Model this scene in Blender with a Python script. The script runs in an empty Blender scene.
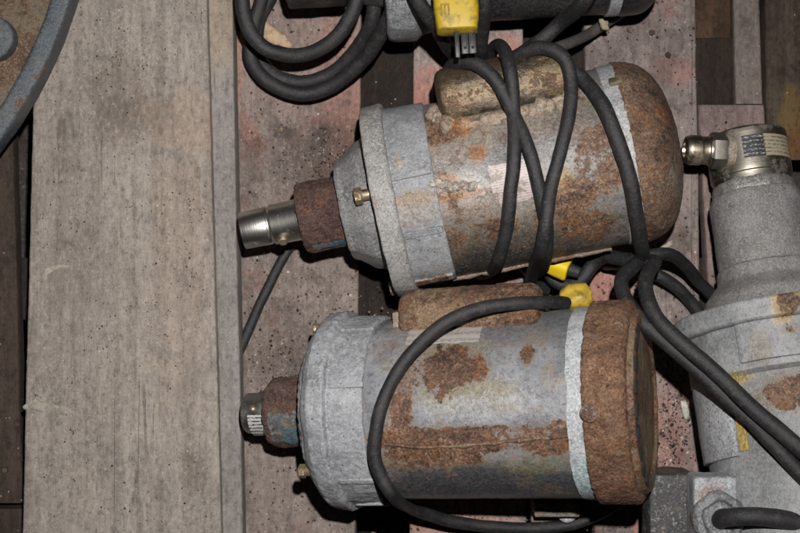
import bpy, bmesh, math, random
from mathutils import Vector, Matrix, noise

S = bpy.context.scene
COL = S.collection
R = math.radians
random.seed(7)

# ------------------------------------------------------------------ camera, light, exposure
D = 1.5                       # camera height above the pallet deck, metres
cam = bpy.data.cameras.new("camera")
cam.sensor_width = 36.0
cam.lens = 36.0 * D / 0.8     # 0.8 m of deck across the frame
cam.clip_start = 0.05
cam.clip_end = 100
cam.dof.use_dof = True
cam.dof.focus_distance = D - 0.13
cam.dof.aperture_fstop = 9.0
camo = bpy.data.objects.new("camera", cam)
camo.location = (0, 0, D)
COL.objects.link(camo)
S.camera = camo

W = bpy.data.worlds.new("World")
S.world = W
W.use_nodes = True
W.node_tree.nodes["Background"].inputs[0].default_value = (0.72, 0.8, 1.0, 1)
W.node_tree.nodes["Background"].inputs[1].default_value = 0.004

fl = bpy.data.lights.new("camera_flash", 'SPOT')
fl.energy = 119.0
fl.color = (1.0, 0.965, 0.94)
fl.shadow_soft_size = 0.012
fl.spot_size = R(64)
fl.spot_blend = 1.0
flo = bpy.data.objects.new("camera_flash", fl)
flo.location = (0.05, 0.155, D + 0.01)
flo.rotation_euler = (Vector((-0.06, -0.05, 0.0)) - flo.location).to_track_quat('-Z', 'Y').to_euler()
COL.objects.link(flo)

S.view_settings.view_transform = 'Standard'
S.view_settings.look = 'None'
S.view_settings.exposure = 0.0
S.view_settings.gamma = 1.0
S.render.engine = 'CYCLES'

# ------------------------------------------------------------------ helpers
def P(px, py, z=0.0):
    """point at height z (metres) seen at photo position px, py"""
    k = 0.001 * (D - z) / D
    return Vector(((px - 400) * k, -(py - 266.5) * k, z))

def link(o, parent=None):
    COL.objects.link(o)
    if parent is not None:
        o.parent = parent
    return o

def tag(o, label=None, cat=None, group=None, kind=None):
    if label: o["label"] = label
    if cat: o["category"] = cat
    if group: o["group"] = group
    if kind: o["kind"] = kind
    return o

def empty(name, loc=(0, 0, 0), rot=None):
    o = bpy.data.objects.new(name, None)
    o.empty_display_size = 0.03
    o.location = loc
    if rot is not None:
        o.rotation_euler = rot
    return link(o)

def finish(name, bm, mat, parent=None, smooth=True, ang=38, loc=None):
    bmesh.ops.recalc_face_normals(bm, faces=bm.faces)
    if loc is not None:
        bmesh.ops.translate(bm, verts=bm.verts, vec=-Vector(loc))
    a = R(ang)
    for f in bm.faces: f.smooth = smooth
    if smooth:
        for e in bm.edges:
            if len(e.link_faces) == 2 and e.calc_face_angle(0) > a:
                e.smooth = False
    me = bpy.data.meshes.new(name)
    bm.to_mesh(me); bm.free()
    me.materials.append(mat)
    o = bpy.data.objects.new(name, me)
    if loc is not None: o.location = loc
    return link(o, parent)

def rough_up(bm, amp, scale, seed=0, amp2=0, scale2=1):
    bm.normal_update()
    off = Vector((seed * 13.7, seed * 7.1, seed * 3.3))
    mv = []
    for v in bm.verts:
        d = amp * noise.noise(v.co * scale + off)
        if amp2: d += amp2 * noise.noise(v.co * scale2 + off * 1.7)
        mv.append((v, v.normal * d))
    for v, d in mv: v.co += d

def round_profile(pr, rad, seg=3):
    """round the corners of an (x, r) polyline"""
    out = [pr[0]]
    for i in range(1, len(pr) - 1):
        a, b, c = Vector(pr[i-1]), Vector(pr[i]), Vector(pr[i+1])
        l1, l2 = (a-b).length, (c-b).length
        d = min(rad, l1 * .45, l2 * .45)
        if d < 1e-5: out.append(pr[i]); continue
        p0 = b + (a-b).normalized() * d; p1 = b + (c-b).normalized() * d
        for k in range(seg + 1):
            t = k / seg
            q = p0 * (1-t)**2 + b * 2*t*(1-t) + p1 * t*t
            out.append((q.x, q.y))
    out.append(pr[-1])
    return out

def densify(pr, step):
    out = [pr[0]]
    for a, b in zip(pr, pr[1:]):
        l = math.hypot(b[0]-a[0], b[1]-a[1])
        n = max(1, int(l / step))
        for k in range(1, n + 1):
            t = k / n
            out.append((a[0] + (b[0]-a[0])*t, a[1] + (b[1]-a[1])*t))
    return out

def lathe(pr, n=96, bm=None, center=(0, 0), shape=None):
    """revolve (x, r) profile about the local X axis"""
    bm = bm or bmesh.new()
    rings = []
    for x, r in pr:
        if r < 1e-6:
            rings.append([bm.verts.new((x, center[0], center[1]))])
        else:
            ring = []
            for i in range(n):
                a = 2 * math.pi * i / n
                rr = r * (shape(a) if shape else 1)
                ring.append(bm.verts.new((x, center[0] + rr * math.cos(a), center[1] + rr * math.sin(a))))
            rings.append(ring)
    for A, B in zip(rings, rings[1:]):
        if len(A) == 1 and len(B) == 1: continue
        for i in range(n):
            j = (i + 1) % n
            if len(A) == 1: bm.faces.new((A[0], B[j], B[i]))
            elif len(B) == 1: bm.faces.new((A[i], A[j], B[0]))
            else: bm.faces.new((A[i], A[j], B[j], B[i]))
    return bm

def catmull(pts, per=10):
    pts = [Vector(p) for p in pts]
    ext = [pts[0] * 2 - pts[1]] + pts + [pts[-1] * 2 - pts[-2]]
    out = []
    for i in range(1, len(ext) - 2):
        p0, p1, p2, p3 = ext[i-1], ext[i], ext[i+1], ext[i+2]
        # centripetal
        def tj(ti, a, b): return ti + max((b - a).length, 1e-6) ** 0.5
        t0 = 0; t1 = tj(t0, p0, p1); t2 = tj(t1, p1, p2); t3 = tj(t2, p2, p3)
        for k in range(per):
            t = t1 + (t2 - t1) * k / per
            A1 = p0*((t1-t)/(t1-t0)) + p1*((t-t0)/(t1-t0))
            A2 = p1*((t2-t)/(t2-t1)) + p2*((t-t1)/(t2-t1))
            A3 = p2*((t3-t)/(t3-t2)) + p3*((t-t2)/(t3-t2))
            B1 = A1*((t2-t)/(t2-t0)) + A2*((t-t0)/(t2-t0))
            B2 = A2*((t3-t)/(t3-t1)) + A3*((t-t1)/(t3-t1))
            out.append(B1*((t2-t)/(t2-t1)) + B2*((t-t1)/(t2-t1)))
    out.append(pts[-1])
    return out

def tube(bm, pts, rad, n=20, per=14, wob=0.0, seed=0):
    c = catmull(pts, per)
    if wob: c = [p + Vector((noise.noise(p*22 + Vector((seed, 1, 0))), noise.noise(p*22 + Vector((5, seed, 0))), 0))*.0016 + Vector((noise.noise(p*70 + Vector((seed, 9, 0))), noise.noise(p*70 + Vector((2, seed, 0))), 0))*.0005 for p in c]
    # even out the path a little
    for _ in range(6):
        c = [c[0]] + [(c[i-1] + c[i]*2 + c[i+1]) / 4 for i in range(1, len(c)-1)] + [c[-1]]
    T = (c[1] - c[0]).normalized()
    up = Vector((0, 0, 1)) if abs(T.z) < .9 else Vector((1, 0, 0))
    N = (up - T * up.dot(T)).normalized()
    rings = []
    for i, p in enumerate(c):
        T2 = (c[min(i+1, len(c)-1)] - c[max(i-1, 0)]).normalized()
        N = (N - T2 * N.dot(T2)).normalized()
        B = T2.cross(N)
        rr = rad(i / (len(c)-1)) if callable(rad) else rad
        rr *= .93 + wob * noise.noise(p * 40 + Vector((seed, 0, 0))) + wob*.6*noise.noise(p * 160)
        rings.append([bm.verts.new(p + (N * math.cos(2*math.pi*k/n) + B * math.sin(2*math.pi*k/n)) * rr) for k in range(n)])
    for A, Bq in zip(rings, rings[1:]):
        for i in range(n):
            j = (i + 1) % n
            bm.faces.new((A[i], A[j], Bq[j], Bq[i]))
    bm.faces.new(rings[0][::-1]); bm.faces.new(rings[-1])
    return bm

def box(bm, lo, hi, bev=0.001, seg=2, mtx=None):
    b = bmesh.new()
    bmesh.ops.create_cube(b, size=1)
    lo, hi = Vector(lo), Vector(hi)
    for v in b.verts:
        v.co = Vector(((v.co.x+.5)*(hi.x-lo.x)+lo.x, (v.co.y+.5)*(hi.y-lo.y)+lo.y, (v.co.z+.5)*(hi.z-lo.z)+lo.z))
    if bev > 0:
        bmesh.ops.bevel(b, geom=b.edges[:], offset=bev, segments=seg, profile=.5, affect='EDGES')
    if mtx is not None: bmesh.ops.transform(b, matrix=mtx, verts=b.verts)
    me = bpy.data.meshes.new("tmp"); b.to_mesh(me); b.free()
    bm.from_mesh(me); bpy.data.meshes.remove(me)
    return bm

def board(corners, ztop, thick, bev=0.0025, ny=70, amp=0.0008, seed=0, ztop2=None):
    """plank running along Y: corners = px (xl_top, xr_top, y_top, xl_bot, xr_bot, y_bot) of its top face"""
    xl0, xr0, y0, xl1, xr1, y1 = corners
    z1 = ztop if ztop2 is None else ztop2
    A = P(xl0, y0, ztop); B = P(xr0, y0, ztop); Cc = P(xl1, y1, z1); Dd = P(xr1, y1, z1)
    bm = bmesh.new(); rings = []
    nx = 14
    for j in range(ny + 1):
        t = j / ny
        L = A.lerp(Cc, t); Rr = B.lerp(Dd, t)
        w = (Rr - L).x
        sec = []
        for k in range(4):     # rounded top left
            a = math.pi - (math.pi/2) * k/3
            sec.append((bev + bev*math.cos(a), -bev + bev*math.sin(a)))
        for k in range(1, nx): sec.append((bev + (w-2*bev)*k/nx, 0))
        for k in range(4):
            a = math.pi/2 - (math.pi/2) * k/3
            sec.append((w - bev + bev*math.cos(a), -bev + bev*math.sin(a)))
        sec += [(w, -thick*.5), (w, -thick), (0, -thick), (0, -thick*.5)]
        ring = []
        for x, z in sec:
            q = L + Vector((x, 0, z))
            q.x += amp * (1.3*noise.noise(Vector((q.x*6, q.y*7, q.z*40 + seed))) + .35*noise.noise(Vector((q.x*6, q.y*45, seed))))
            q.z += amp * noise.noise(Vector((q.x*60 + seed, q.y*5, 3)))
            if x < bev*2 or x > w - bev*2:
                q.x += amp * .6 * noise.noise(Vector((seed, q.y*190, q.x*3)))
            ring.append(bm.verts.new(q))
        rings.append(ring)
    n = len(rings[0])
    for A_, B_ in zip(rings, rings[1:]):
        for i in range(n):
            j = (i+1) % n
            bm.faces.new((A_[i], A_[j], B_[j], B_[i]))
    bm.faces.new(rings[0]); bm.faces.new(rings[-1][::-1])
    return bm

def frame(px, py, z, ang, tilt):
    """matrix of a machine whose axis (local X) runs at ang in the picture plane, raised by tilt"""
    X = Vector((math.cos(R(ang))*math.cos(R(tilt)), math.sin(R(ang))*math.cos(R(tilt)), math.sin(R(tilt))))
    Y = Vector((0, 0, 1)).cross(X).normalized()
    Z = X.cross(Y)
    M = Matrix((X, Y, Z)).transposed().to_4x4()
    M.translation = P(px, py, z)
    return M

def on(M, px, py, rad):
    """point where the sight line through px, py meets the cylinder of that radius about M's axis"""
    o = Vector((0, 0, D)); d = (P(px, py, 0) - o).normalized()
    I = M.inverted()
    lo = I @ o; ld = I.to_3x3() @ d
    a = ld.y**2 + ld.z**2; b = 2*(lo.y*ld.y + lo.z*ld.z); c = lo.y**2 + lo.z**2 - rad*rad
    disc = b*b - 4*a*c
    t = (-b - math.sqrt(max(disc, 0))) / (2*a)
    return o + d * t

def loc_on(M, px, py, rad):
    return M.inverted() @ on(M, px, py, rad)

# ------------------------------------------------------------------ materials
class NT:
    def __init__(s, name):
        s.m = bpy.data.materials.new(name); s.m.use_nodes = True
        s.t = s.m.node_tree; s.N = s.t.nodes; s.L = s.t.links
        s.N.clear()
        s.out = s.N.new("ShaderNodeOutputMaterial"); s.b = s.N.new("ShaderNodeBsdfPrincipled")
        s.L.new(s.b.outputs[0], s.out.inputs[0])
        s.co = s.N.new("ShaderNodeTexCoord").outputs["Object"]
    def put(s, sock, v):
        if isinstance(v, bpy.types.NodeSocket): s.L.new(v, sock)
        elif hasattr(sock.default_value, "__len__") and not hasattr(v, "__len__"): sock.default_value = [v]*len(sock.default_value)
        elif hasattr(v, "__len__") and len(v) == 3 and len(sock.default_value) == 4: sock.default_value = (*v, 1)
        else: sock.default_value = v
    def math(s, op, a, b=0.0, c=None, clamp=False):
        n = s.N.new("ShaderNodeMath"); n.operation = op; n.use_clamp = clamp
        s.put(n.inputs[0], a); s.put(n.inputs[1], b)
        if c is not None: s.put(n.inputs[2], c)
        return n.outputs[0]
    def vmath(s, op, a, b):
        n = s.N.new("ShaderNodeVectorMath"); n.operation = op
        s.put(n.inputs[0], a); s.put(n.inputs[1], b)
        return n.outputs["Value"] if op == 'LENGTH' else n.outputs[0]
    def noise(s, scale, detail=6, rough=.6, vec=None, dist=0.0):
        n = s.N.new("ShaderNodeTexNoise"); n.inputs["Scale"].default_value = scale
        n.inputs["Detail"].default_value = detail; n.inputs["Roughness"].default_value = rough
        n.inputs["Distortion"].default_value = dist
        s.L.new(vec if vec is not None else s.co, n.inputs["Vector"])
        return n.outputs["Fac"]
    def voro(s, scale, vec=None, feature='F1', out="Distance", rnd=1.0):
        n = s.N.new("ShaderNodeTexVoronoi"); n.inputs["Scale"].default_value = scale; n.feature = feature
        n.inputs["Randomness"].default_value = rnd
        s.L.new(vec if vec is not None else s.co, n.inputs["Vector"])
        return n.outputs[out]
    def step(s, v, lo, hi, a=0.0, b=1.0):
        n = s.N.new("ShaderNodeMapRange"); n.interpolation_type = 'SMOOTHSTEP'
        s.put(n.inputs[0], v); s.put(n.inputs[1], lo); s.put(n.inputs[2], hi); s.put(n.inputs[3], a); s.put(n.inputs[4], b)
        return n.outputs[0]
    def mix(s, f, a, b, mode='MIX'):
        n = s.N.new("ShaderNodeMix"); n.data_type = 'RGBA'; n.blend_type = mode
        s.put(n.inputs[0], f); s.put(n.inputs[6], a); s.put(n.inputs[7], b)
        return n.outputs[2]
    def ramp(s, f, stops):
        n = s.N.new("ShaderNodeValToRGB"); el = n.color_ramp.elements
        el[0].position, el[0].color = stops[0][0], (*stops[0][1], 1)
        el[1].position, el[1].color = stops[1][0], (*stops[1][1], 1)
        for p, c in stops[2:]:
            e = el.new(p); e.color = (*c, 1)
        s.put(n.inputs[0], f)
        return n.outputs[0]
    def scalevec(s, sc, off=(0, 0, 0)):
        n = s.N.new("ShaderNodeMapping"); n.inputs["Scale"].default_value = sc; n.inputs["Location"].default_value = off
        s.L.new(s.co, n.inputs["Vector"]); return n.outputs[0]
    def spot(s, c, r, wob=None):
        """1 at c falling to 0 one radius away, in object space"""
        v = s.vmath('SUBTRACT', s.co, c)
        v = s.vmath('DIVIDE', v, r if hasattr(r, "__len__") else (r, r, r))
        l = s.vmath('LENGTH', v, (0, 0, 0))
        if wob is not None: l = s.math('ADD', l, s.math('MULTIPLY', s.math('SUBTRACT', wob, .5), 1.5))
        return s.step(l, 0.45, 1.05, 1.0, 0.0)
    def done(s, col, rough=.6, metal=0.0, bump=None, bs=.5, bd=.001, spec=.5):
        s.put(s.b.inputs["Base Color"], col); s.put(s.b.inputs["Roughness"], rough); s.put(s.b.inputs["Metallic"], metal)
        s.b.inputs["Specular IOR Level"].default_value = spec
        if bump is not None:
            n = s.N.new("ShaderNodeBump"); n.inputs["Strength"].default_value = bs; n.inputs["Distance"].default_value = bd
            s.L.new(bump, n.inputs["Height"]); s.L.new(n.outputs[0], s.b.inputs["Normal"])
        return s.m

RUST = [(.25, (.022, .012, .009)), (.45, (.10, .042, .022)), (.6, (.20, .085, .038)), (.78, (.30, .16, .08))]

def weathered(name, c1, c2, cover=.5, width=.12, rust=RUST, spots=(), stains=(), rough=.5, metal=.0, seed=0,
              scale=22, speck=.5, grime=.35, chips=0.0, bs=.45, spec=.5, freck=.0, micro=1.0, halo=.45):
    """painted metal gone rusty: cover = rust threshold (higher means less rust)"""
    t = NT(name)
    v = t.scalevec((1, 1, 1), (seed*1.7, seed*.9, seed*2.3))
    n1 = t.noise(scale, 9, .66, v); n2 = t.noise(scale*7, 8, .7, v); n3 = t.noise(scale*34, 5, .7, v); n5 = t.noise(scale*15, 5, .75, v)
    nb = t.noise(scale*1.7, 7, .72, t.scalevec((1, 1, 1), (seed*.6 + 3, 5, seed)), .6)
    base = t.mix(t.step(n1, .38, .62), c1, c2)
    base = t.mix(t.math('MULTIPLY', t.step(nb, .48, .66), .5), base, [x*.52 for x in c1])
    base = t.mix(t.math('MULTIPLY', t.step(n5, .5, .62), .4*micro), base, [min(1, x*1.45+.03) for x in c2])
    dark = t.math('MULTIPLY', t.step(n2, .5, .62), grime)
    base = t.mix(dark, base, [x*.28 for x in c1])
    base = t.mix(t.math('MULTIPLY', t.step(n5, .46, .36), (.5*grime + .15)*micro), base, [x*.3 for x in c1])
    vo = t.voro(scale*9, v); vo2 = t.voro(scale*22, v)
    base = t.mix(t.math('MULTIPLY', t.math('MULTIPLY', t.step(t.math('ADD', vo, t.math('MULTIPLY', n5, .3)), .26, .34, 1, 0), t.step(n1, .42, .5)), speck), base, (.03, .024, .02))
    if chips:
        base = t.mix(t.math('MULTIPLY', t.step(n2, .575, .59), chips), base, (.36, .37, .385))
        base = t.mix(t.math('MULTIPLY', t.step(t.math('ADD', t.math('MULTIPLY', n5, .6), t.math('MULTIPLY', nb, .4)), .57, .585), chips), base, (.42, .43, .44))
    wob = t.math('ADD', t.math('MULTIPLY', n2, .5), t.math('MULTIPLY', nb, .5))
    wob = t.math('ADD', t.math('MULTIPLY', t.math('SUBTRACT', wob, .5), 1.7), .5)
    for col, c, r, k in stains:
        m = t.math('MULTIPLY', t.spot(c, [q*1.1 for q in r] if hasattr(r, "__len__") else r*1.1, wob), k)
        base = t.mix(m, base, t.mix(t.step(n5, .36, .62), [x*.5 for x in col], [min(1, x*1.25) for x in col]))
    f = t.math('ADD', t.math('MULTIPLY', n1, .62), t.math('ADD', t.math('MULTIPLY', n2, .26), t.math('MULTIPLY', n5, .12)))
    for c, r, k in spots:
        f = t.math('ADD', f, t.math('MULTIPLY', t.spot(c, [q*1.15 for q in r] if hasattr(r, "__len__") else r*1.15, wob), k))
    mask = t.step(f, cover + width*.25, cover + width*.6)
    if halo:
        ring = t.step(f, cover - .075, cover + .01)
        base = t.mix(t.math('MULTIPLY', ring, halo), base, t.mix(t.step(nb, .4, .6), (.17, .13, .06), (.2, .125, .07)))
    if freck:
        fr = t.math('ADD', t.math('MULTIPLY', t.noise(scale*4.2, 7, .72, t.scalevec((1, 1, 1), (seed, 2, 8)), .5), .8), t.math('MULTIPLY', n5, .2))
        fr = t.math('MULTIPLY', t.step(fr, .55, .575), t.step(nb, .40, .54, .15, 1))
        mask = t.math('MAXIMUM', mask, t.math('MULTIPLY', fr, freck))
    ns = t.noise(scale*26, 4, .75, v)
    rr = t.math('ADD', t.math('MULTIPLY', n2, .3), t.math('ADD', t.math('MULTIPLY', n5, .36), t.math('MULTIPLY', ns, .34)))
    rr = t.math('ADD', t.math('MULTIPLY', t.math('SUBTRACT', rr, .5), 3.1), .5)
    big = t.noise(scale*.9, 5, .62, t.scalevec((1, 1, 1), (seed*1.1, 8, seed*.4)), .8)
    rr = t.math('ADD', rr, t.math('ADD', t.math('MULTIPLY', t.math('SUBTRACT', big, .5), .75), t.math('MULTIPLY', t.math('SUBTRACT', nb, .5), .65)))
    rc = t.ramp(rr, rust)
    rc = t.mix(t.math('MULTIPLY', t.step(t.noise(scale*1.3, 6, .7, t.scalevec((1, 1, 1), (3, seed, 6))), .52, .64), .6), rc, t.mix(t.step(n5, .4, .6), (.11, .042, .016), (.27, .115, .04)))
    rc = t.mix(t.math('MULTIPLY', t.step(t.noise(scale*2.3, 7, .75, t.scalevec((1, 1, 1), (seed, 4, 1))), .585, .62), .7), rc, [x*.9 for x in c2])
    rc = t.mix(t.math('MULTIPLY', t.step(nb, .46, .64), .45), rc, t.mix(.5, rust[0][1], rust[1][1]))
    rc = t.mix(t.math('MULTIPLY', t.step(t.math('ADD', vo2, t.math('MULTIPLY', n5, .3)), .3, .42, 1, 0), .65), rc, (.018, .011, .008))
    base = t.mix(t.math('MULTIPLY', t.step(ns, .56, .6), .42*micro), base, [min(1, x*1.6+.05) for x in c2])
    base = t.mix(t.math('MULTIPLY', t.step(ns, .43, .385), .6*(.4+.6*micro)), base, [x*.25 for x in c1])
    rc = t.mix(t.math('MULTIPLY', t.step(ns, .41, .37), .8), rc, (.014, .009, .007))
    col = t.mix(mask, base, rc)
    h = t.math('ADD', t.math('MULTIPLY', mask, .45), t.math('ADD', t.math('MULTIPLY', ns, .5*micro + .2), t.math('MULTIPLY', n2, .6)))
    rg = t.math('ADD', t.math('MULTIPLY', mask, .72 - rough), t.math('ADD', rough - .24, t.math('MULTIPLY', n5, .42)))
    mt = t.math('MULTIPLY', t.math('SUBTRACT', 1.0, mask), metal) if metal else 0.0
    return t.done(col, rg, mt, h, bs, .0022, spec)

def wood(name, c1, c2, seed=0, pink=None, pinkthr=.5, dirt=.6, stains=(), spots_dark=.6, rough=.85):
    t = NT(name)
    v = t.scalevec((1, .06, 1), (seed*.37, seed*.21, 0))
    vv = t.scalevec((1, .45, 1), (seed*.7, seed*.41, 0))
    v2 = t.scalevec((1, 1, 1), (seed*.53, seed*.3, seed))
    g1 = t.noise(70, 8, .62, v, .4); g2 = t.noise(420, 6, .7, v); b = t.noise(8, 7, .62, vv); f = t.noise(420, 4, .75, v2); mm = t.noise(34, 8, .72, v2)
    col = t.mix(t.step(t.math('ADD', t.math('MULTIPLY', g1, .6), t.math('MULTIPLY', b, .4)), .36, .64), c1, c2)
    col = t.mix(t.math('MULTIPLY', t.step(g2, .5, .7), .38), col, [x*.42 for x in c1])
    col = t.mix(t.math('MULTIPLY', t.step(f, .5, .72), .4), col, [min(1, x*1.7) for x in c2])
    if pink:
        pm = t.math('ADD', t.math('MULTIPLY', t.noise(11, 5, .6, vv), .65), t.math('MULTIPLY', mm, .35))
        pk = t.mix(t.step(f, .4, .65), [x*.75 for x in pink], pink)
        col = t.mix(t.math('MULTIPLY', t.step(pm, pinkthr, pinkthr + .1), .85), col, pk)
    for cs, c, r, k in stains:
        w_ = t.math('ADD', t.math('MULTIPLY', mm, .75), t.math('MULTIPLY', f, .25))
        col = t.mix(t.math('MULTIPLY', t.spot(c, [q*1.25 for q in r], t.math('ADD', t.math('MULTIPLY', t.math('SUBTRACT', w_, .5), 1.9), .5)), k*.88), col, cs)
    # grime blotches and grit specks
    col = t.mix(t.math('MULTIPLY', t.step(mm, .48, .68), dirt), col, [x*.36 for x in c1])
    vo = t.voro(230, v2); vr = t.voro(230, v2, out="Color")
    sep = t.N.new("ShaderNodeSeparateColor"); t.L.new(vr, sep.inputs[0])
    pick = t.math('MULTIPLY', t.step(sep.outputs[0], .84, .88), t.step(t.math('ADD', vo, t.math('MULTIPLY', t.noise(700, 4, .8, v2), .55)), .36, .5, 1, 0))
    col = t.mix(t.math('MULTIPLY', pick, spots_dark*.8), col, (.03, .025, .022))
    fine = t.math('MULTIPLY', t.step(t.noise(620, 3, .8, v2), .58, .66), t.step(mm, .38, .56, .25, 1))
    col = t.mix(t.math('MULTIPLY', fine, spots_dark*.7), col, (.045, .036, .032))
    fing = t.noise(150, 5, .7, t.scalevec((1, .12, 1), (seed, 0, 0)))
    col = t.mix(t.math('MULTIPLY', t.step(fing, .52, .68), .35), col, [x*.5 for x in c1])
    pick2 = t.math('MULTIPLY', t.step(sep.outputs[1], .95, .96), t.step(vo, .1, .22, 1, 0))
    col = t.mix(t.math('MULTIPLY', pick2, .8), col, (.5, .47, .43))
    mc = t.noise(240, 6, .8, t.scalevec((1, .55, 1), (seed, seed, 0)))
    col = t.mix(t.math('MULTIPLY', t.step(mc, .46, .40), .5), col, [x*.4 for x in c1])  # rough-sawn speckle, the tiny surface shadows painted into the colour
    col = t.mix(t.math('MULTIPLY', t.step(mc, .54, .6), .35), col, [min(1, x*1.35) for x in c2])
    bl = t.noise(20, 6, .7, t.scalevec((1, .6, 1), (seed*2.1, 0, 0)))
    col = t.mix(t.math('MULTIPLY', t.step(bl, .5, .66), dirt*.75), col, [x*.42 for x in c1])
    cv = t.scalevec((1, .035, 1), (seed*.11, seed*.07, seed))
    wv = t.vmath('ADD', cv, (0, 0, 0))
    ck = t.voro(46, wv, 'DISTANCE_TO_EDGE')
    cm = t.math('MULTIPLY', t.step(t.math('ADD', ck, t.math('MULTIPLY', t.math('SUBTRACT', g2, .5), .06)), .006, .022, 1, 0), t.step(b, .53, .58))
    col = t.mix(t.math('MULTIPLY', cm, .4), col, (.03, .024, .02))
    h = t.math('ADD', t.math('MULTIPLY', g2, .7), t.math('ADD', t.math('MULTIPLY', g1, .5), t.math('MULTIPLY', f, .55)))
    h = t.math('SUBTRACT', t.math('ADD', h, t.math('MULTIPLY', mc, 1.1)), cm)
    return t.done(col, rough, 0, h, .6, .002, .3)

def rubber(name, c=(.0105, .0105, .012), seed=0, dust=.3, dcol=(.046, .043, .041)):
    t = NT(name)
    v = t.scalevec((1, 1, 1), (seed, seed*2, 0))
    n1 = t.noise(45, 8, .7, v); n2 = t.noise(260, 6, .75, v); n3 = t.noise(900, 3, .6, v)
    col = t.mix(t.math('MULTIPLY', t.step(n1, .42, .7), dust), c, dcol)
    col = t.mix(t.math('MULTIPLY', t.step(n2, .58, .7), .45), col, dcol)
    n5 = t.noise(520, 5, .8, v)
    col = t.mix(t.math('MULTIPLY', t.step(n5, .57, .66), .5), col, (.10, .092, .085))
    col = t.mix(t.math('MULTIPLY', t.step(t.noise(150, 6, .75, v), .54, .62), .3), col, (.075, .068, .062))
    col = t.mix(t.math('MULTIPLY', t.step(n5, .44, .36), .6), col, (.006, .006, .006))
    col = t.mix(t.math('MULTIPLY', t.step(n3, .66, .7), .5), col, (.2, .18, .16))
    return t.done(col, t.math('ADD', .42, t.math('MULTIPLY', n1, .3)), 0, t.math('ADD', n2, t.math('MULTIPLY', n5, .8)), .45, .001, .5)

def steel(name, c=(.5, .48, .44), rough=.32, dirt=(.09, .075, .055), d0=.5, seed=0, axis=(6, 1, 1)):
    t = NT(name)
    v = t.scalevec((1, 1, 1), (seed, seed, 0)); va = t.scalevec((1400, 40, 40))
    n1 = t.noise(40, 8, .7, v); n2 = t.noise(300, 6, .7, v); br = t.noise(1, 3, .6, va)
    m = t.step(t.math('ADD', t.math('MULTIPLY', n1, .7), t.math('MULTIPLY', n2, .3)), d0, d0 + .16)
    col = t.mix(m, c, dirt)
    rg = t.math('ADD', t.math('MULTIPLY', m, .4), t.math('ADD', rough, t.math('MULTIPLY', br, .12)))
    return t.done(col, rg, t.math('SUBTRACT', 1.0, t.math('MULTIPLY', m, .75)), t.math('ADD', br, n2), .18, .0005)

def plastic(name, c, seed=0, dirt=.5, dc=(.07, .05, .02), rough=.45):
    t = NT(name)
    v = t.scalevec((1, 1, 1), (seed, seed*1.3, 0))
    n1 = t.noise(70, 8, .7, v); n2 = t.noise(500, 5, .7, v)
    col = t.mix(t.math('MULTIPLY', t.step(n1, .46, .66), dirt), c, dc)
    col = t.mix(t.math('MULTIPLY', t.step(n2, .6, .7), .4), col, [x*.4 for x in c])
    return t.done(col, t.math('ADD', rough, t.math('MULTIPLY', n1, .2)), 0, n2, .2, .0005)

def flat(name, c, rough=.6, metal=0.0, scale=300, var=.4):
    t = NT(name)
    n = t.noise(scale, 6, .7)
    return t.done(t.mix(t.step(n, .35, .65), [x*(1-var) for x in c], c), rough, metal, n, .3, .0006)

# ------------------------------------------------------------------ setting: ground
def mk_ground():
    t = NT("dirt ground")
    n1 = t.noise(30, 9, .7); n2 = t.noise(260, 6, .7); vo = t.voro(170)
    col = t.mix(t.step(n1, .35, .65), (.022, .018, .016), (.055, .046, .04))
    col = t.mix(t.math('MULTIPLY', t.step(n2, .55, .66), .6), col, (.17, .16, .15))
    m = t.done(col, .9, 0, t.math('ADD', t.math('MULTIPLY', n2, .8), vo), .8, .004)
    bm = bmesh.new()
    bmesh.ops.create_grid(bm, x_segments=120, y_segments=120, size=1.5)
    for v in bm.verts: v.co.z = -.135 + .006*noise.noise(v.co*9) + .003*noise.noise(v.co*40)
    g = finish("ground", bm, m); tag(g, kind="structure")
mk_ground()

# ------------------------------------------------------------------ the pallet
GREY1, GREY2 = (.165, .135, .118), (.27, .228, .2)
PINK = (.36, .165, .125)
pal = empty("wooden_pallet", P(430, 266, -.02))
tag(pal, "old wooden pallet of worn boards with faded pink paint under the motors", "pallet")
PL = pal.location.copy()
def deck(c, zt, th, mat, seed, z2=None, amp=.0008, bev=.0025, name="deck_board"):
    return finish(name, board(c, zt, th, ztop2=z2, seed=seed, amp=amp, bev=bev), mat, pal_wrap, loc=None)
class _W: pass
pal_wrap = None
def deck(c, zt, th, mat, seed, name="deck_board", **k):
    bm = board(c, zt, th, seed=seed, **k)
    bmesh.ops.translate(bm, verts=bm.verts, vec=-PL)
    return finish(name, bm, mat, pal)
def wl(px, py, z=0.0): return P(px, py, z) - PL
w1 = wood("deck wood grey pink", (.17, .14, .124), (.268, .222, .196), 1, PINK, .53,
          stains=[((.31, .145, .11), wl(348, 110), (.035, .09, .05), .8), ((.05, .035, .028), wl(330, 160), (.05, .05, .05), .75),
                  ((.27, .165, .14), wl(320, 60), (.06, .07, .05), .4), ((.07, .05, .042), wl(300, 360), (.05, .035, .05), .6),
                  ((.05, .04, .035), wl(281, 131), (.012, .009, .05), .8), ((.06, .045, .04), wl(325, 131), (.012, .009, .05), .7)])
w2 = wood("deck wood pale", (.2, .168, .152), (.31, .265, .24), 5, (.42, .17, .125), .53,
          stains=[((.42, .15, .11), wl(505, 80), (.05, .04, .05), .85), ((.40, .165, .125), wl(425, 105), (.03, .03, .05), .8),
                  ((.42, .2, .15), wl(440, 525), (.06, .03, .05), .6)])
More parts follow.
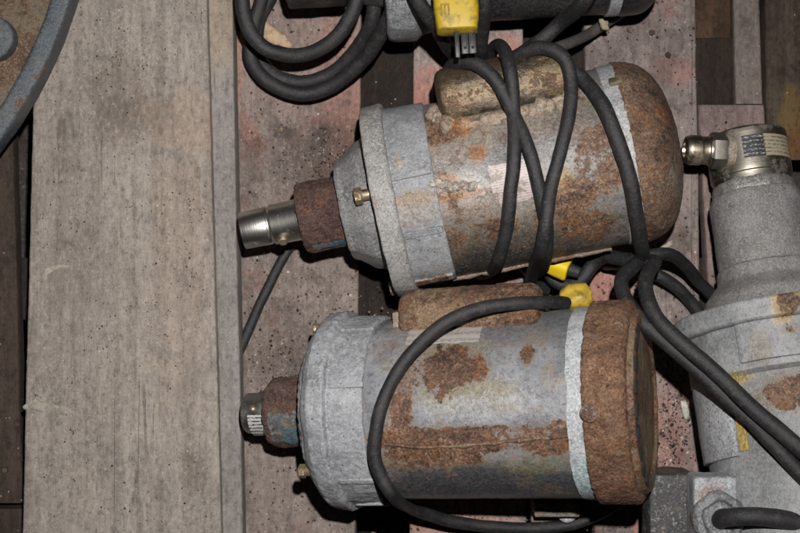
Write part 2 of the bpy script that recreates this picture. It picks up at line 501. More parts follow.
w3 = wood("deck wood mauve", (.175, .142, .13), (.262, .217, .2), 9, (.37, .165, .125), .52,
          stains=[((.4, .17, .13), wl(598, 285), (.03, .06, .05), .85), ((.42, .17, .13), wl(646, 515), (.016, .05, .05), .85),
                  ((.33, .15, .12), wl(676, 70), (.02, .015, .05), .6), ((.36, .17, .13), wl(665, 440), (.02, .05, .05), .6)])
w4 = wood("deck wood dull pink", (.165, .12, .11), (.25, .185, .17), 13, (.32, .15, .13), .5)
w5 = wood("deck wood brown", (.03, .021, .016), (.066, .048, .036), 17, dirt=.6)
wlow = wood("stringer wood", (.014, .010, .008), (.034, .024, .018), 21, dirt=.5)
deck((150, 362, -60, 150, 355, 600), 0, .022, w1, 1)
deck((414, 523, -60, 409, 527, 600), 0, .022, w2, 2)
deck((583, 695, -60, 596, 704, 600), 0, .022, w3, 3)
deck((698, 764, 105, 726, 800, 600), -.001, .022, w4, 4)  # left edge slants away: the dark gap stands in for the nose's shadow
deck((-120, 8, -60, -120, 22, 503), -.004, .022, w5, 5)
deck((-120, 24, 509, -120, 20, 640), -.004, .022, w5, 6)
deck((733, 759, -60, 736, 763, 104), -.012, .014, wood("side strip wood", (.15, .125, .112), (.22, .185, .165), 29), 7)
# bottom stringers running across
def cross(y0, y1, zt, th, mat, seed, name="stringer", x0=-140, x1=900):
    a = P(x0, y1, zt); b = P(x1, y0, zt)
    bm = bmesh.new()
    box(bm, (a.x, a.y, zt - th), (b.x, b.y, zt), .002)
    bmesh.ops.subdivide_edges(bm, edges=[e for e in bm.edges if e.calc_length() > .3], cuts=80)
    rough_up(bm, .0012, 60, seed)
    bmesh.ops.translate(bm, verts=bm.verts, vec=-PL)
    return finish(name, bm, mat, pal)
cross(38, 112, -.024, .095, wlow, 1)
cross(258, 320, -.024, .095, wlow, 2)
cross(-60, 24, -.05, .03, wlow, 4, "lower_board")
cross(470, 506, -.024, .095, wlow, 3)
deck((690, 742, -60, 690, 742, 110), -.045, .018, wood("rusty lower wood", (.045, .026, .016), (.09, .052, .03), 33, dirt=.7), 8, "lower_board")
nail = steel("nail steel", (.12, .09, .07), .5, (.05, .03, .02), .42)
for px, py, z in ((281, 130, 0), (325, 131, 0), (232, 52, 0), (630, 30, 0), (652, 33, 0), (668, 55, 0), (17, 424, -.004), (5, 470, -.004)):
    bm = bmesh.new()
    c = P(px, py, z) - PL
    bmesh.ops.create_cone(bm, cap_ends=True, segments=14, radius1=.0032, radius2=.0026, depth=.0016, matrix=Matrix.Translation(c + Vector((0, 0, .0006))))
    finish("nail", bm, nail, pal)

# right hand rusty plank beyond the pallet
rb = board((766, 960, -60, 766, 960, 160), -.006, .03, seed=44, amp=.0012)
c0 = P(830, 40, -.03)
o = finish("weathered_board", rb, wood("stained board wood", (.042, .032, .023), (.088, .068, .05), 37, dirt=.6,
     stains=[((.19, .12, .03), P(793, 120) - c0, (.012, .035, .05), .6), ((.16, .055, .02), P(796, 150) - c0, (.016, .02, .05), .6)]), loc=c0)
tag(o, "dark brown stained board at the far right edge above the steel gearbox cap", "board")

# ------------------------------------------------------------------ thick plank, batten
wt = wood("plank wood", (.195, .162, .142), (.315, .268, .236), 3, dirt=.42, spots_dark=.85)
c0 = P(120, 266, .05)
wt2 = wood("plank wood grey", (.21, .184, .16), (.33, .292, .256), 3, dirt=.34, spots_dark=.42,
           stains=[((.12, .09, .07), P(120, 100, .05) - c0, (.03, .05, .05), .5), ((.1, .08, .065), P(135, 115, .05) - c0, (.03, .02, .05), .45),
                   ((.11, .088, .072), P(195, 465, .05) - c0, (.013, .022, .05), .6), ((.3, .21, .15), P(185, 120, .05) - c0, (.05, .03, .05), .45),
                   ((.3, .22, .155), P(180, 260, .05) - c0, (.03, .14, .05), .35), ((.2, .165, .15), P(70, 230, .05) - c0, (.04, .15, .05), .4)])
o = finish("timber_plank", board((37, 205, -70, 20, 224, 620), .050, .046, seed=11, amp=.0007, ztop2=.054, ny=110), wt2, loc=c0)
tag(o, "wide thick grey timber plank with dark specks along the left side", "plank")
c0 = P(222, 266, .03)
o = finish("timber_batten", board((205.5, 231, -70, 224.5, 244.5, 620), .036, .034, seed=12, amp=.0005, ztop2=.040, bev=.0022, ny=110),
           wood("batten wood", (.195, .178, .165), (.265, .245, .228), 23, dirt=.3, spots_dark=.5,
                stains=[((.33, .25, .17), P(219, 20, .036) - c0, (.02, .05, .05), .7)]), loc=c0)
tag(o, "narrow smooth grey batten standing tight against the wide plank", "batten")
# ------------------------------------------------------------------ drum lid, upper left
def drum_lid():
    z = .10
    c = P(-388, -142, z)
    root = empty("drum_lid", c)
    tag(root, "rusty round drum lid with blue grey rim at upper left corner", "drum lid")
    k = (D - z) / D * .001
    def disc(pr, n=260):
        b = lathe(pr, n); bmesh.ops.rotate(b, verts=b.verts, cent=(0, 0, 0), matrix=Matrix.Rotation(-math.pi/2, 3, 'Y')); return b
    r1 = 480*k; r0 = 460*k
    pr = round_profile([(-.034, r0), (0, r0), (.0, r1), (-.034, r1), (-.034, r0)], .004)
    bm = disc(densify(pr, .006)); rough_up(bm, .0006, 60, 3)
    finish("rim", bm, weathered("rim paint", (.042, .055, .066), (.068, .085, .098), .57, .06, speck=.6, seed=2, rough=.5, halo=.15), root)
    bm = disc(densify([(-.03, r0 + .002), (-.014, r0 + .001), (-.012, r0*.9), (-.01, 0)], .01)); rough_up(bm, .0018, 60, 4, .001, 160)
    finish("lid_plate", bm, weathered("lid rust", (.05, .038, .025), (.10, .078, .05), .46, .12, seed=4, scale=30,
        rust=[(.25, (.02, .012, .009)), (.42, (.07, .036, .022)), (.58, (.14, .08, .045)), (.76, (.25, .2, .12))]), root)
    b = P(-8, 38, z) - c
    bm = disc(round_profile([(-.02, 0.0), (-.02, .021), (.004, .021), (.006, .010), (.006, 0)], .003), 40)
    bmesh.ops.translate(bm, verts=bm.verts, vec=(b.x, b.y, 0))
    finish("bung", bm, weathered("bung paint", (.05, .06, .068), (.08, .092, .1), .6, .08, seed=5), root)
drum_lid()

# ------------------------------------------------------------------ motors
GRP = "electric gear motors lying on the pallet"
bolt_m = steel("bolt steel", (.36, .31, .22), .42, (.13, .08, .035), .44, 3)

def sub_cyl(u0, u1, rad, y, z, rnd, n=48, step=.004):
    pr = [(u0, 0), (u0, rad), (u1, rad), (u1, 0)]
    return lathe(densify(round_profile(pr, rnd, 5), step), n, center=(y, z))

def patch(u0, u1, a0, a1, rad, th=.0006, nu=10, na=14, wob=0, seed=0):
    """curved sheet on a cylinder: angle 0 = straight up, positive towards local +Y"""
    bm = bmesh.new(); g = []
    for i in range(nu + 1):
        row = []
        for j in range(na + 1):
            u = u0 + (u1-u0)*i/nu; a = R(a0 + (a1-a0)*j/na)
            if wob:
                if j in (0, na): a += wob*noise.noise(Vector((u*200, j, seed)))/rad*.004
                if i in (0, nu): u += wob*.003*noise.noise(Vector((a*30, i, seed)))
            row.append(bm.verts.new((u, rad*math.sin(a), rad*math.cos(a))))
        g.append(row)
    for i in range(nu):
        for j in range(na):
            bm.faces.new((g[i][j], g[i+1][j], g[i+1][j+1], g[i][j+1]))
    r = bmesh.ops.extrude_face_region(bm, geom=bm.faces[:])
    for v in r['geom']:
        if isinstance(v, bmesh.types.BMVert):
            l = math.hypot(v.co.y, v.co.z); v.co.y *= (l+th)/l; v.co.z *= (l+th)/l
    return bm

def ease(bm, off):
    bm.normal_update()
    ed = [e for e in bm.edges if len(e.link_faces) == 2 and e.calc_face_angle(0) > R(50)]
    bmesh.ops.bevel(bm, geom=ed, offset=off, segments=2, profile=.5, affect='EDGES')
    return bm

def hexbolt(root, u, y, z, rh=.006, lh=.006, rs=.0035, ls=.014, mat=None, dirn=-1, m=None):
    bm = bmesh.new()
    lathe(round_profile([(u, 0), (u, rs), (u + dirn*ls, rs), (u + dirn*ls, rs*.6)], .0004), 20, bm, (y, z))
    pr = [(u + dirn*ls, 0), (u + dirn*ls, rh*.9), (u + dirn*(ls+.001), rh), (u + dirn*(ls+lh-.001), rh), (u + dirn*(ls+lh), rh*.85), (u + dirn*(ls+lh), 0)]
    lathe(pr, 6, bm, (y, z))
    if m is not None: bmesh.ops.transform(bm, matrix=m, verts=bm.verts)
    return finish("bolt", bm, mat or bolt_m, root, ang=25)

def blob_line(pts, rad, seed, amp):
    bm = bmesh.new()
    tube(bm, pts, lambda t: rad*(.7 + .5*abs(math.sin(t*23 + seed))), 14, 10)
    rough_up(bm, amp, 90, seed, amp*.7, 260)
    return bm

def label_mat(name, paper, ink, stripes, axis='y', torn=.55, seed=0, lo=.45):
    """printed sticker: paper with rows of worn print"""
    t = NT(name)
    sep = t.N.new("ShaderNodeSeparateXYZ"); t.L.new(t.co, sep.inputs[0])
    s1 = t.math('SINE', t.math('MULTIPLY', sep.outputs[{'x': 0, 'y': 1, 'z': 2}[axis]], stripes))
    br = t.noise(1, 4, .75, t.scalevec((330, 900, 900) if axis == 'y' else (900, 330, 330)))
    n = t.noise(90, 8, .7); n2 = t.noise(500, 4, .7)
    ink_m = t.math('MULTIPLY', t.step(s1, -.1, .4), t.step(br, lo, lo + .08))
    col = t.mix(ink_m, paper, ink)
    col = t.mix(t.math('MULTIPLY', t.step(n, torn, torn + .08), .85), col, (.13, .1, .075))
    col = t.mix(t.math('MULTIPLY', t.step(n2, .55, .7), .4), col, [x*.5 for x in paper])
    return t.done(col, .5, 0, n2, .2, .0004)

# ---- upper motor
MA = frame(505, 178, .102, 11.2, 4)
sA = .932e-3
RUSTA = [(.28, (.02, .012, .009)), (.43, (.09, .049, .03)), (.57, (.14, .077, .044)), (.8, (.29, .195, .125))]
def LA(px, py, r=88): return loc_on(MA, px, py, r*sA)

def motor_upper():
    root = empty("gear_motor"); root.matrix_world = MA
    tag(root, "upper rust-blotched grey motor wrapped in several turns of black cord", "motor", GRP)
    s = sA
    def L(pr): return [(a*s, b*s) for a, b in pr]
    # body
    bm = lathe(densify(L([(-70, 60), (-70, 87.5), (112, 88.5), (112, 60)]), .003), 128)
    rough_up(bm, .0007, 40, 1, .0004, 130)
    tan = (.25, .2, .155); org = (.36, .13, .025)
    spots = [(LA(438, 122), (.02, .022, .03), .13), (LA(600, 165), (.02, .035, .03), .09), (LA(575, 190), (.018, .02, .03), .10),
             (LA(560, 215), (.035, .018, .03), .08), (LA(455, 235), (.03, .03, .03), .07), (LA(590, 225), (.03, .02, .03), .1),
             (LA(500, 215), (.02, .02, .03), .06), (LA(590, 148), (.012, .006, .02), .14)]
    stains = [(tan, LA(455, 140), (.05, .03, .05), .6), (tan, LA(545, 118), (.05, .02, .05), .65), (tan, LA(450, 200), (.055, .018, .05), .7), (tan, LA(500, 205), (.04, .03, .05), .5),
              ((.4, .385, .36), LA(470, 186), (.02, .015, .03), .75),
              (org, LA(462, 129, 88), (.011, .008, .02), 1.0), ((.23, .085, .018), LA(477, 154), (.0105, .0095, .02), 1.0),
              ((.33, .13, .03), LA(445, 180), (.012, .007, .02), .7), ((.3, .13, .04), LA(455, 196), (.03, .005, .02), .8), ((.4, .25, .06), LA(566, 180), (.008, .014, .02), .7), ((.3, .14, .05), LA(605, 180), (.01, .008, .02), .7),
              ((.034, .031, .03), LA(500, 256, 89), (.15, .028, .06), .92), ((.075, .068, .062), LA(590, 120), (.04, .02, .04), .5), ((.07, .062, .056), LA(560, 225), (.06, .02, .04), .5), ((.06, .055, .05), LA(465, 235), (.03, .02, .04), .4)]  # first entry: grime along the lower side, with shading painted in
    m = weathered("upper motor paint", (.125, .122, .12), (.255, .252, .25), .535, .1, RUSTA, spots, stains, rough=.36, seed=3, speck=.8, grime=.65, chips=.25, freck=.65, halo=.25, micro=.5)
    body = finish("motor_body", bm, m, root)
    # end bell and flange, bare grey cast metal
    cast = weathered("cast grey metal", (.18, .187, .195), (.285, .295, .31), .62, .1, RUSTA,
                     [(LA(410, 200, 90), (.02, .01, .03), .16), (LA(420, 283, 90), (.03, .007, .03), .2)],
                     [((.27, .19, .125), LA(414, 200, 90), (.028, .008, .03), .85), ((.24, .2, .16), LA(412, 215, 90), (.03, .012, .03), .6),
                      ((.12, .06, .03), LA(428, 280, 91), (.025, .003, .03), .8), ((.26, .22, .16), LA(398, 163, 90), (.006, .008, .03), .6)],
                     rough=.48, seed=6, speck=.8, grime=.5, chips=.45, freck=.25, micro=.6)
    bm = lathe(densify(round_profile(L([(-108, 70), (-108, 91), (-66, 90), (-66, 84)]), .0015), .003), 128)
    rough_up(bm, .0009, 50, 2, .0006, 180)
    eb = finish("end_bell", bm, cast, root)
    for (x0, y0), dv in (((402, 176), 1.6), ((404, 236), 1.4), ((412, 283), 2.5)):
        q = LA(x0, y0, 91); a = math.degrees(math.atan2(q.y, q.z))
        rb_ = ease(patch(-107*s, -68*s, a - dv*1.4, a + dv*1.4, 90*s, .0032), .0013); rough_up(rb_, .0008, 140, a)
        finish("rib", rb_, cast, eb)
    bm = lathe(densify(round_profile(L([(-128, 30), (-128, 96.5), (-109, 97.5), (-106, 95), (-106, 70)]), .002), .003), 128)
    rough_up(bm, .0009, 45, 5, .0004, 180)
    fl_ = weathered("flange casting", (.2, .195, .185), (.295, .288, .275), .62, .1, RUSTA, rough=.55, seed=8, speck=.7, grime=.35, chips=.3)
    finish("flange", bm, fl_, root)
    # gear cap, slightly faceted
    fac = lambda a: 1 - .035*abs(math.sin(5*a))
    bm = lathe(densify(round_profile(L([(-165, 20), (-165, 50), (-161, 52), (-158, 53), (-143, 64), (-129, 69), (-127, 60)]), .002), .003), 100, shape=fac)
    rough_up(bm, .001, 60, 7, .0005, 200)
    finish("gear_cap", bm, weathered("gear cap casting", (.155, .155, .15), (.24, .24, .235), .63, .1, RUSTA, rough=.5, seed=10, speck=.7, grime=.45, chips=.3), root)
    # hub
    bm = lathe(densify(round_profile(L([(-209, 15), (-209, 34.5), (-206, 36), (-160, 35.5), (-160, 20)]), .002), .0013), 170)
    rough_up(bm, .0011, 120, 3, .001, 330)
    hubm = weathered("dark rust hub", (.06, .035, .03), (.1, .055, .045), .40, .1,
        [(.3, (.022, .012, .011)), (.45, (.065, .032, .027)), (.6, (.105, .055, .045)), (.8, (.17, .105, .085))], rough=.8, seed=12, scale=40, bs=.8)
    hub = finish("coupling_hub", bm, hubm, root)
    bm = patch(-200*s, -168*s, -66, -54, 36.4*s, .0005, wob=1)
    bl = weathered("blue paint remnant", (.035, .075, .1), (.045, .11, .15), .56, .06, rough=.5, seed=3)
    finish("blue_paint", bm, bl, hub)
    # steel shaft collar
    bm = lathe(round_profile(L([(-271, 8), (-271, 10), (-268, 17), (-270, 18.8), (-243, 19.4), (-242, 18.6), (-240, 18.6), (-239, 20.4), (-212, 21), (-212, 22.5), (-204, 22.5), (-204, 10)]), .0006, 2), 72)
    sh = finish("shaft_collar", bm, steel("bright steel", (.56, .54, .5), .28, (.1, .085, .06), .55, 1), root)
    bm = lathe(round_profile(L([(-271.2, 0), (-266, 0), (-266, 9), (-271, 9.4)]), .0003), 40)
    finish("shaft_bore", bm, flat("dark bore", (.02, .018, .016), .7), sh)
    q = LA(283, 239, 22)
    bm = bmesh.new(); bmesh.ops.create_cone(bm, cap_ends=True, segments=16, radius1=.0055, radius2=.0045, depth=.009)
    dv = Vector((0, q.y, q.z)).normalized()
    M2 = Matrix.Translation(Vector((q.x, q.y, q.z))) @ dv.to_track_quat('Z', 'Y').to_matrix().to_4x4()
    bmesh.ops.transform(bm, matrix=M2, verts=bm.verts)
    bmesh.ops.bevel(bm, geom=bm.edges[:], offset=.0006, segments=1, affect='EDGES')
    finish("set_screw", bm, bolt_m, sh)
    # pale band and rusted end cover
    bm = lathe(densify(round_profile(L([(107, 80), (107, 89.5), (123, 90.5), (123, 80)]), .0008), .003), 128)
    rough_up(bm, .0004, 50, 9)
    finish("band", bm, weathered("pale band paint", (.26, .268, .272), (.35, .358, .362), .6, .08, RUSTA, rough=.5, seed=14, speck=.4, grime=.3), root)
    bm = lathe(densify(round_profile(L([(121, 70), (121, 90), (124, 91.5), (136, 89.5), (148, 84), (158, 75), (167, 56), (173, 28), (174, 0)]), .008, 5), .0016), 380)
    rough_up(bm, .0006, 50, 11, .00045, 230); rough_up(bm, .0006, 520, 12)
    capm = weathered("upper end cover rust", (.12, .1, .08), (.2, .175, .15), .34, .16,
        [(.26, (.024, .014, .01)), (.42, (.105, .06, .038)), (.56, (.14, .08, .05)), (.8, (.28, .195, .13))],
        [((155*s, -30*s, 40*s), (.02, .03, .04), -.1)], rough=.7, seed=16, scale=26, speck=.7, bs=.8)
    cap = finish("end_cover", bm, capm, root)
    # notch bracket at the top edge of the cover
    q = LA(616, 82, 92)
    bm = bmesh.new(); M3 = Matrix.Translation(q) @ Vector((0, q.y, q.z)).normalized().to_track_quat('Z', 'Y').to_matrix().to_4x4()
    box(bm, (-.006, -.004, -.001), (.006, .004, .003), .001, mtx=M3)
    finish("clip", bm, steel("clip brass", (.4, .35, .24), .45, (.12, .07, .03), .48), cap)
    # capacitor housing on the upper side
    cy, cz = 83*s, 38*s
    bm = sub_cyl(-50*s, 80*s, 32*s, cy, cz, .012, 140, .0016)
    rough_up(bm, .0008, 45, 21, .0004, 190); rough_up(bm, .0003, 480, 3)
    capmm = weathered("capacitor case", (.125, .098, .072), (.23, .188, .148), .55, .14, RUSTA, [((70*s, cy, cz + 30*s), (.03, .03, .03), .1), ((-40*s, cy, cz+25*s), (.015, .02, .03), .1)], rough=.42, seed=18, speck=.9, grime=.8, scale=30, metal=.8, micro=.6, halo=.6)
    cc = finish("capacitor_case", bm, capmm, root)
    # lumpy sealant along its lower edge
    sealm = weathered("crusty sealant", (.2, .155, .12), (.33, .27, .22), .52, .14, RUSTA, [(LA(455, 118), .018, .12)], [((.38, .14, .03), LA(462, 126), .012, .8)], rough=.5, seed=20, speck=.6)
    pts = [LA(x, y, 88) for x, y in ((432, 112), (440, 122), (462, 124), (490, 120), (520, 113), (540, 107), (560, 103), (570, 98))]
    finish("sealant_bead", blob_line(pts, .006, 4, .0035), sealm, cc)
    for k_, (x, y, rr) in enumerate(((548, 108, .007), (560, 106, .0055), (533, 112, .006), (446, 126, .007), (437, 117, .006))):
        b2 = bmesh.new(); bmesh.ops.create_uvsphere(b2, u_segments=20, v_segments=14, radius=rr); bmesh.ops.translate(b2, verts=b2.verts, vec=LA(x, y, 88))
        rough_up(b2, .0028, 120, 31 + k_, .001, 300)
        finish("sealant_lump", b2, sealm, cc)
    # peeling white and crust lumps on the body
    bm = blob_line([LA(x, y, 87.5) for x, y in ((428, 186), (440, 182), (450, 188), (462, 184), (476, 188))], .0042, 9, .003)
    finish("crust", bm, weathered("pale crust", (.28, .23, .18), (.42, .4, .37), .55, .1, RUSTA, rough=.5, seed=22), root)
    # sticker
    p0 = LA(490, 168); p1 = LA(538, 202)
    a0 = math.degrees(math.atan2(p0.y, p0.z)); a1 = math.degrees(math.atan2(p1.y, p1.z))
    bm = patch(-15*s, 29*s, a1 + 3, a0 + 1, 88.4*s, .0004, wob=1, seed=2)
    finish("sticker", bm, label_mat("white sticker red print", (.38, .34, .32), (.25, .15, .145), 2700, 'y', .5), root)
    # rear seam
    bm = blob_line([LA(x, y, 88) for x, y in ((405, 290), (440, 281), (500, 270), (560, 258), (612, 249))], .0026, 3, .0012)
    finish("seam", bm, weathered("seam rust", (.1, .08, .06), (.2, .16, .13), .5, .1, RUSTA, seed=25), root)
    # bolts
    q = loc_on(MA, 378, 192, 78*s)
    hexbolt(root, -124*s, q.y, q.z*.93, .0078, .007, .0052, .013)
    q = loc_on(MA, 392, 287, 84*s)
    hexbolt(root, -124*s, -86*s, 2*s, .007, .006, .0055, .004)
    hexbolt(root, -124*s, 84*s, 14*s, .006, .004, .004, .002, steel("bright bolt", (.8, .8, .78), .2, (.2, .2, .2), .7))
    return root
MOTORS = {}
MOTORS['A'] = motor_upper()

# ---- lower motor
MB = frame(480, 406, .135, 3.4, 16.5)
sB = .915e-3
def LB(px, py, r=91): return loc_on(MB, px, py, r*sB)
RUSTB = [(.28, (.02, .012, .008)), (.43, (.085, .043, .025)), (.57, (.135, .067, .037)), (.8, (.28, .18, .115))]
def motor_lower():
    root = empty("gear_motor"); root.matrix_world = MB
    tag(root, "lower grey motor with thick rusty end cover and one loose cord loop across it", "motor", GRP)
    s = sB
    def L(pr): return [(a*s, b*s) for a, b in pr]
    bm = lathe(densify(L([(-104, 60), (-104, 90), (110, 92), (110, 60)]), .003), 128)
    rough_up(bm, .0006, 40, 41, .0003, 150)
    spots = [(LB(452, 368), (.035, .026, .04), .2), (LB(527, 356), (.008, .01, .03), .16), (LB(552, 380), (.012, .02, .03), .11), (LB(395, 420), (.02, .02, .03), .14),
             (LB(480, 438), (.12, .012, .04), .22), (LB(430, 455), (.05, .014, .04), .16), (LB(550, 440), (.03, .02, .03), .15), (LB(405, 385), (.012, .03, .03), .14), (LB(530, 410), (.02, .01, .03), .1)]
    stains = [((.2, .17, .08), LB(470, 395), (.05, .018, .04), .6), ((.23, .19, .1), LB(450, 348), (.05, .012, .04), .5), ((.25, .16, .06), LB(420, 465), (.05, .012, .04), .6),
              ((.045, .045, .047), LB(480, 482), (.16, .026, .06), .92), ((.075, .07, .065), LB(530, 330), (.05, .018, .04), .5), ((.2, .19, .1), LB(540, 465), (.05, .01, .04), .4),  # first entry: dark grey paint low on the body, its shading painted in too
              ((.3, .31, .33), LB(480, 408), (.06, .014, .04), .5)]
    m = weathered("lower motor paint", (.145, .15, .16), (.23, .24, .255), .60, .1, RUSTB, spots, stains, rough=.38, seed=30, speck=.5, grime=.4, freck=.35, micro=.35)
    finish("motor_body", bm, m, root)
    cast = weathered("chalky cast alloy", (.205, .212, .225), (.31, .32, .335), .66, .1, RUSTA, rough=.52, seed=33, speck=.85, grime=.5, chips=.4, micro=.6)
    bm = lathe(densify(round_profile(L([(-175, 30), (-175, 44), (-169, 52), (-167, 72), (-164, 74), (-162, 83), (-159, 85), (-154, 94), (-148, 99.5), (-134, 101), (-131, 100.5), (-129, 95.5), (-93, 94), (-91, 84)]), .0013), .0018), 360)
    rough_up(bm, .0012, 45, 42, .0007, 190); rough_up(bm, .0005, 480, 5)
    bell = finish("end_bell", bm, cast, root)
    # cast ribs on the bell
    for a in (-40, -73, 20, 62):
        bm = ease(patch(-126*s, -91*s, a - 1.6, a + 1.6, 93*s, .0042), .0014)
        rough_up(bm, .0003, 300, a)
        finish("rib", bm, cast, bell)
    # recess ring on the front of the bell
    bm = lathe(densify(round_profile(L([(-178, 20), (-178, 39), (-175, 42), (-166, 44)]), .0015), .002), 90); rough_up(bm, .001, 80, 44)
    finish("gear_cap", bm, weathered("gear cap casting dull", (.16, .165, .17), (.26, .27, .28), .62, .1, seed=35), root)
    bm = lathe(densify(round_profile(L([(-221, 10), (-221, 33), (-215, 36), (-174, 36), (-174, 20)]), .003), .0013), 170)
    rough_up(bm, .0014, 110, 45, .0011, 330)
    hub = finish("coupling_hub", bm, weathered("dark rust hub lower", (.06, .04, .035), (.11, .065, .055), .42, .1,
        [(.3, (.022, .012, .011)), (.45, (.07, .036, .031)), (.6, (.12, .067, .057)), (.8, (.21, .145, .125))], rough=.8, seed=37, scale=40, bs=.8), root)
    p0 = LB(285, 415, 36.5); p1 = LB(285, 446, 36.5)
    a0 = math.degrees(math.atan2(p0.y, p0.z)); a1 = math.degrees(math.atan2(p1.y, p1.z))
    bm = patch(-213*s, -176*s, -50, 4, 36.2*s, .0004, wob=2, seed=5)
    finish("grey_paint", bm, weathered("dark grey paint", (.06, .065, .068), (.1, .105, .105), .55, .08, RUSTB, seed=39, chips=.3), hub)
    bm = patch(-199*s, -175*s, -54, -22, 36.9*s, .0004, wob=2, seed=6)
    finish("blue_paint", bm, weathered("blue paint", (.03, .075, .11), (.045, .11, .155), .54, .08, rough=.55, seed=40, grime=.6), hub)
    bm = lathe(round_profile(L([(-249, 8), (-249, 20), (-247, 21), (-234, 21), (-233, 23), (-218, 23), (-218, 10)]), .0006, 2), 72)
    sh = finish("shaft_collar", bm, steel("dull steel", (.3, .29, .27), .38, (.07, .06, .05), .5, 4), root)
    p0 = LB(253, 427, 21)
    bm = patch(-240*s, -224*s, -72, 2, 23.2*s, .0004)
    lt = label_mat("shaft label print", (.42, .42, .4), (.03, .03, .03), 1900, 'y', .66, lo=.42)
    finish("label", bm, lt, sh)
    q = LB(253, 409, 21)
    bm = bmesh.new(); bmesh.ops.create_uvsphere(bm, u_segments=16, v_segments=10, radius=.004); bmesh.ops.translate(bm, verts=bm.verts, vec=q)
    finish("set_screw", bm, bolt_m, sh)
    # tape band, ragged
    bm = lathe(densify(L([(103, 91.5), (103, 93.2), (122, 94), (122, 91.5)]), .0025), 160)
    for v in bm.verts:
        a = math.atan2(v.co.y, v.co.z)
        v.co.x += .0022*noise.noise(Vector((a*3, v.co.x*40, 4))) + .001*noise.noise(Vector((a*14, v.co.x*80, 9)))
    rough_up(bm, .0004, 120, 46)
    finish("tape_band", bm, weathered("pale tape", (.29, .305, .315), (.4, .42, .43), .64, .08, RUSTB, stains=[((.35, .48, .47), LB(588, 480, 95), (.02, .022, .04), .7)], rough=.6, seed=43, speck=.35, grime=.3), root)
    # end cover
    bm = lathe(densify(round_profile(L([(118, 80), (118, 96.5), (120, 98), (154, 98.5), (158, 96), (160, 88), (160, 0)]), .003, 5), .0016), 420)
    rough_up(bm, .0008, 50, 47, .0006, 230); rough_up(bm, .0008, 520, 13)
    capm = weathered("lower end cover rust", (.16, .1, .06), (.22, .15, .1), .36, .15,
        [(.26, (.026, .014, .009)), (.4, (.12, .06, .033)), (.55, (.17, .085, .045)), (.8, (.33, .21, .13))], rough=.85, seed=45, scale=28, speck=.8, bs=.9)
    cap = finish("end_cover", bm, capm, root)
    # recessed vent face with slots
    bm = lathe(densify(round_profile(L([(159, 90), (165, 87), (166, 76), (163, 72), (163, 0)]), .001), .003), 120); rough_up(bm, .0008, 90, 48)
    vf = finish("vent_face", bm, weathered("vent face rust", (.13, .09, .06), (.2, .15, .11), .42, .15, RUSTB, seed=47), cap)
    for a in range(-60, 61, 15):
        bm = patch(164.2*s, 167.4*s, a - 4.5, a + 4.5, 76.5*s, 9*s, 1, 6)
        finish("vent_slot", bm, flat("slot dark", (.012, .01, .009), .9), vf)
    q = LB(589, 413, 102)
    bm = bmesh.new(); bmesh.ops.create_uvsphere(bm, u_segments=24, v_segments=14, radius=.0078)
    bmesh.ops.scale(bm, verts=bm.verts, vec=(1, 1, .16)); rough_up(bm, .0008, 160, 49)
    dv = Vector((0, q.y, q.z)).normalized()
    bmesh.ops.transform(bm, matrix=Matrix.Translation(q) @ dv.to_track_quat('Z', 'Y').to_matrix().to_4x4(), verts=bm.verts)
    finish("rivet", bm, weathered("rivet grey", (.15, .13, .12), (.22, .2, .185), .47, .1, RUSTB, seed=49), cap)
    # capacitor housing behind
    cy, cz = 93*s, 20*s
    bm = sub_cyl(-68*s, 72*s, 27*s, cy, cz, .012, 140, .0016)
    rough_up(bm, .0012, 50, 50, .0008, 190); rough_up(bm, .0006, 500, 4)
    cc = finish("capacitor_case", bm, weathered("capacitor rust", (.2, .12, .07), (.28, .19, .13), .40, .16, RUSTB, rough=.7, seed=51, bs=.8), root)
    bm = bmesh.new(); box(bm, (-76*s, cy - 12*s, cz - 5*s), (-62*s, cy + 6*s, cz + 14*s), .002); rough_up(bm, .001, 100, 3)
    finish("bracket", bm, weathered("bracket rust", (.24, .17, .12), (.32, .25, .2), .5, .15, RUSTB, seed=53), cc)
    # nameplate near the top edge
    bm = patch(-55*s, 18*s, 47, 62, 91.6*s, .0006, wob=.5)
    finish("nameplate", bm, label_mat("worn nameplate", (.33, .31, .29), (.2, .17, .16), 1200, 'y', .6), root)
    # rusty lengthwise seam
    bm = blob_line([LB(x, y, 91.5) for x, y in ((385, 444), (420, 447), (470, 445), (520, 440), (568, 436))], .0016, 6, .0012)
    finish("seam", bm, weathered("seam crust", (.12, .075, .055), (.22, .17, .14), .42, .12, RUSTB, seed=55), root)
    # bolts round the bell
    hexbolt(root, -155*s, -52*s, 66*s, .0065, .006, .0045, .008)
    hexbolt(root, -157*s, 86*s, 20*s, .005, .004, .004, .002)
    # foot bracket under the raised end: reaches the deck
    bm = bmesh.new()
    I = MB.inverted()
    c = P(552, 507, .0)
    for (x0, x1, y0, y1, z0, z1) in ((-.022, .022, -.002, .012, .0005, .05), (-.022, .022, -.014, -.002, .0005, .012)):
        box(bm, (c.x + x0, c.y + y0, z0), (c.x + x1, c.y + y1, z1), .002)
    c2 = P(560, 430, .02)
    box(bm, (c2.x - .03, c2.y - .05, .0005), (c2.x + .03, c2.y + .05, .062), .003)
    bmesh.ops.transform(bm, matrix=I, verts=bm.verts)
    finish("foot", bm, weathered("foot rust", (.12, .1, .09), (.2, .18, .17), .48, .15, RUSTB, seed=57), root)
    c = P(566, 511, .02)
    bm = bmesh.new(); b2 = lathe(round_profile([(0, 0), (0, .010), (.012, .010), (.014, .006), (.014, 0)], .002), 24)
    bmesh.ops.rotate(b2, verts=b2.verts, cent=(0, 0, 0), matrix=Matrix.Rotation(-math.pi/2, 3, 'Y'))
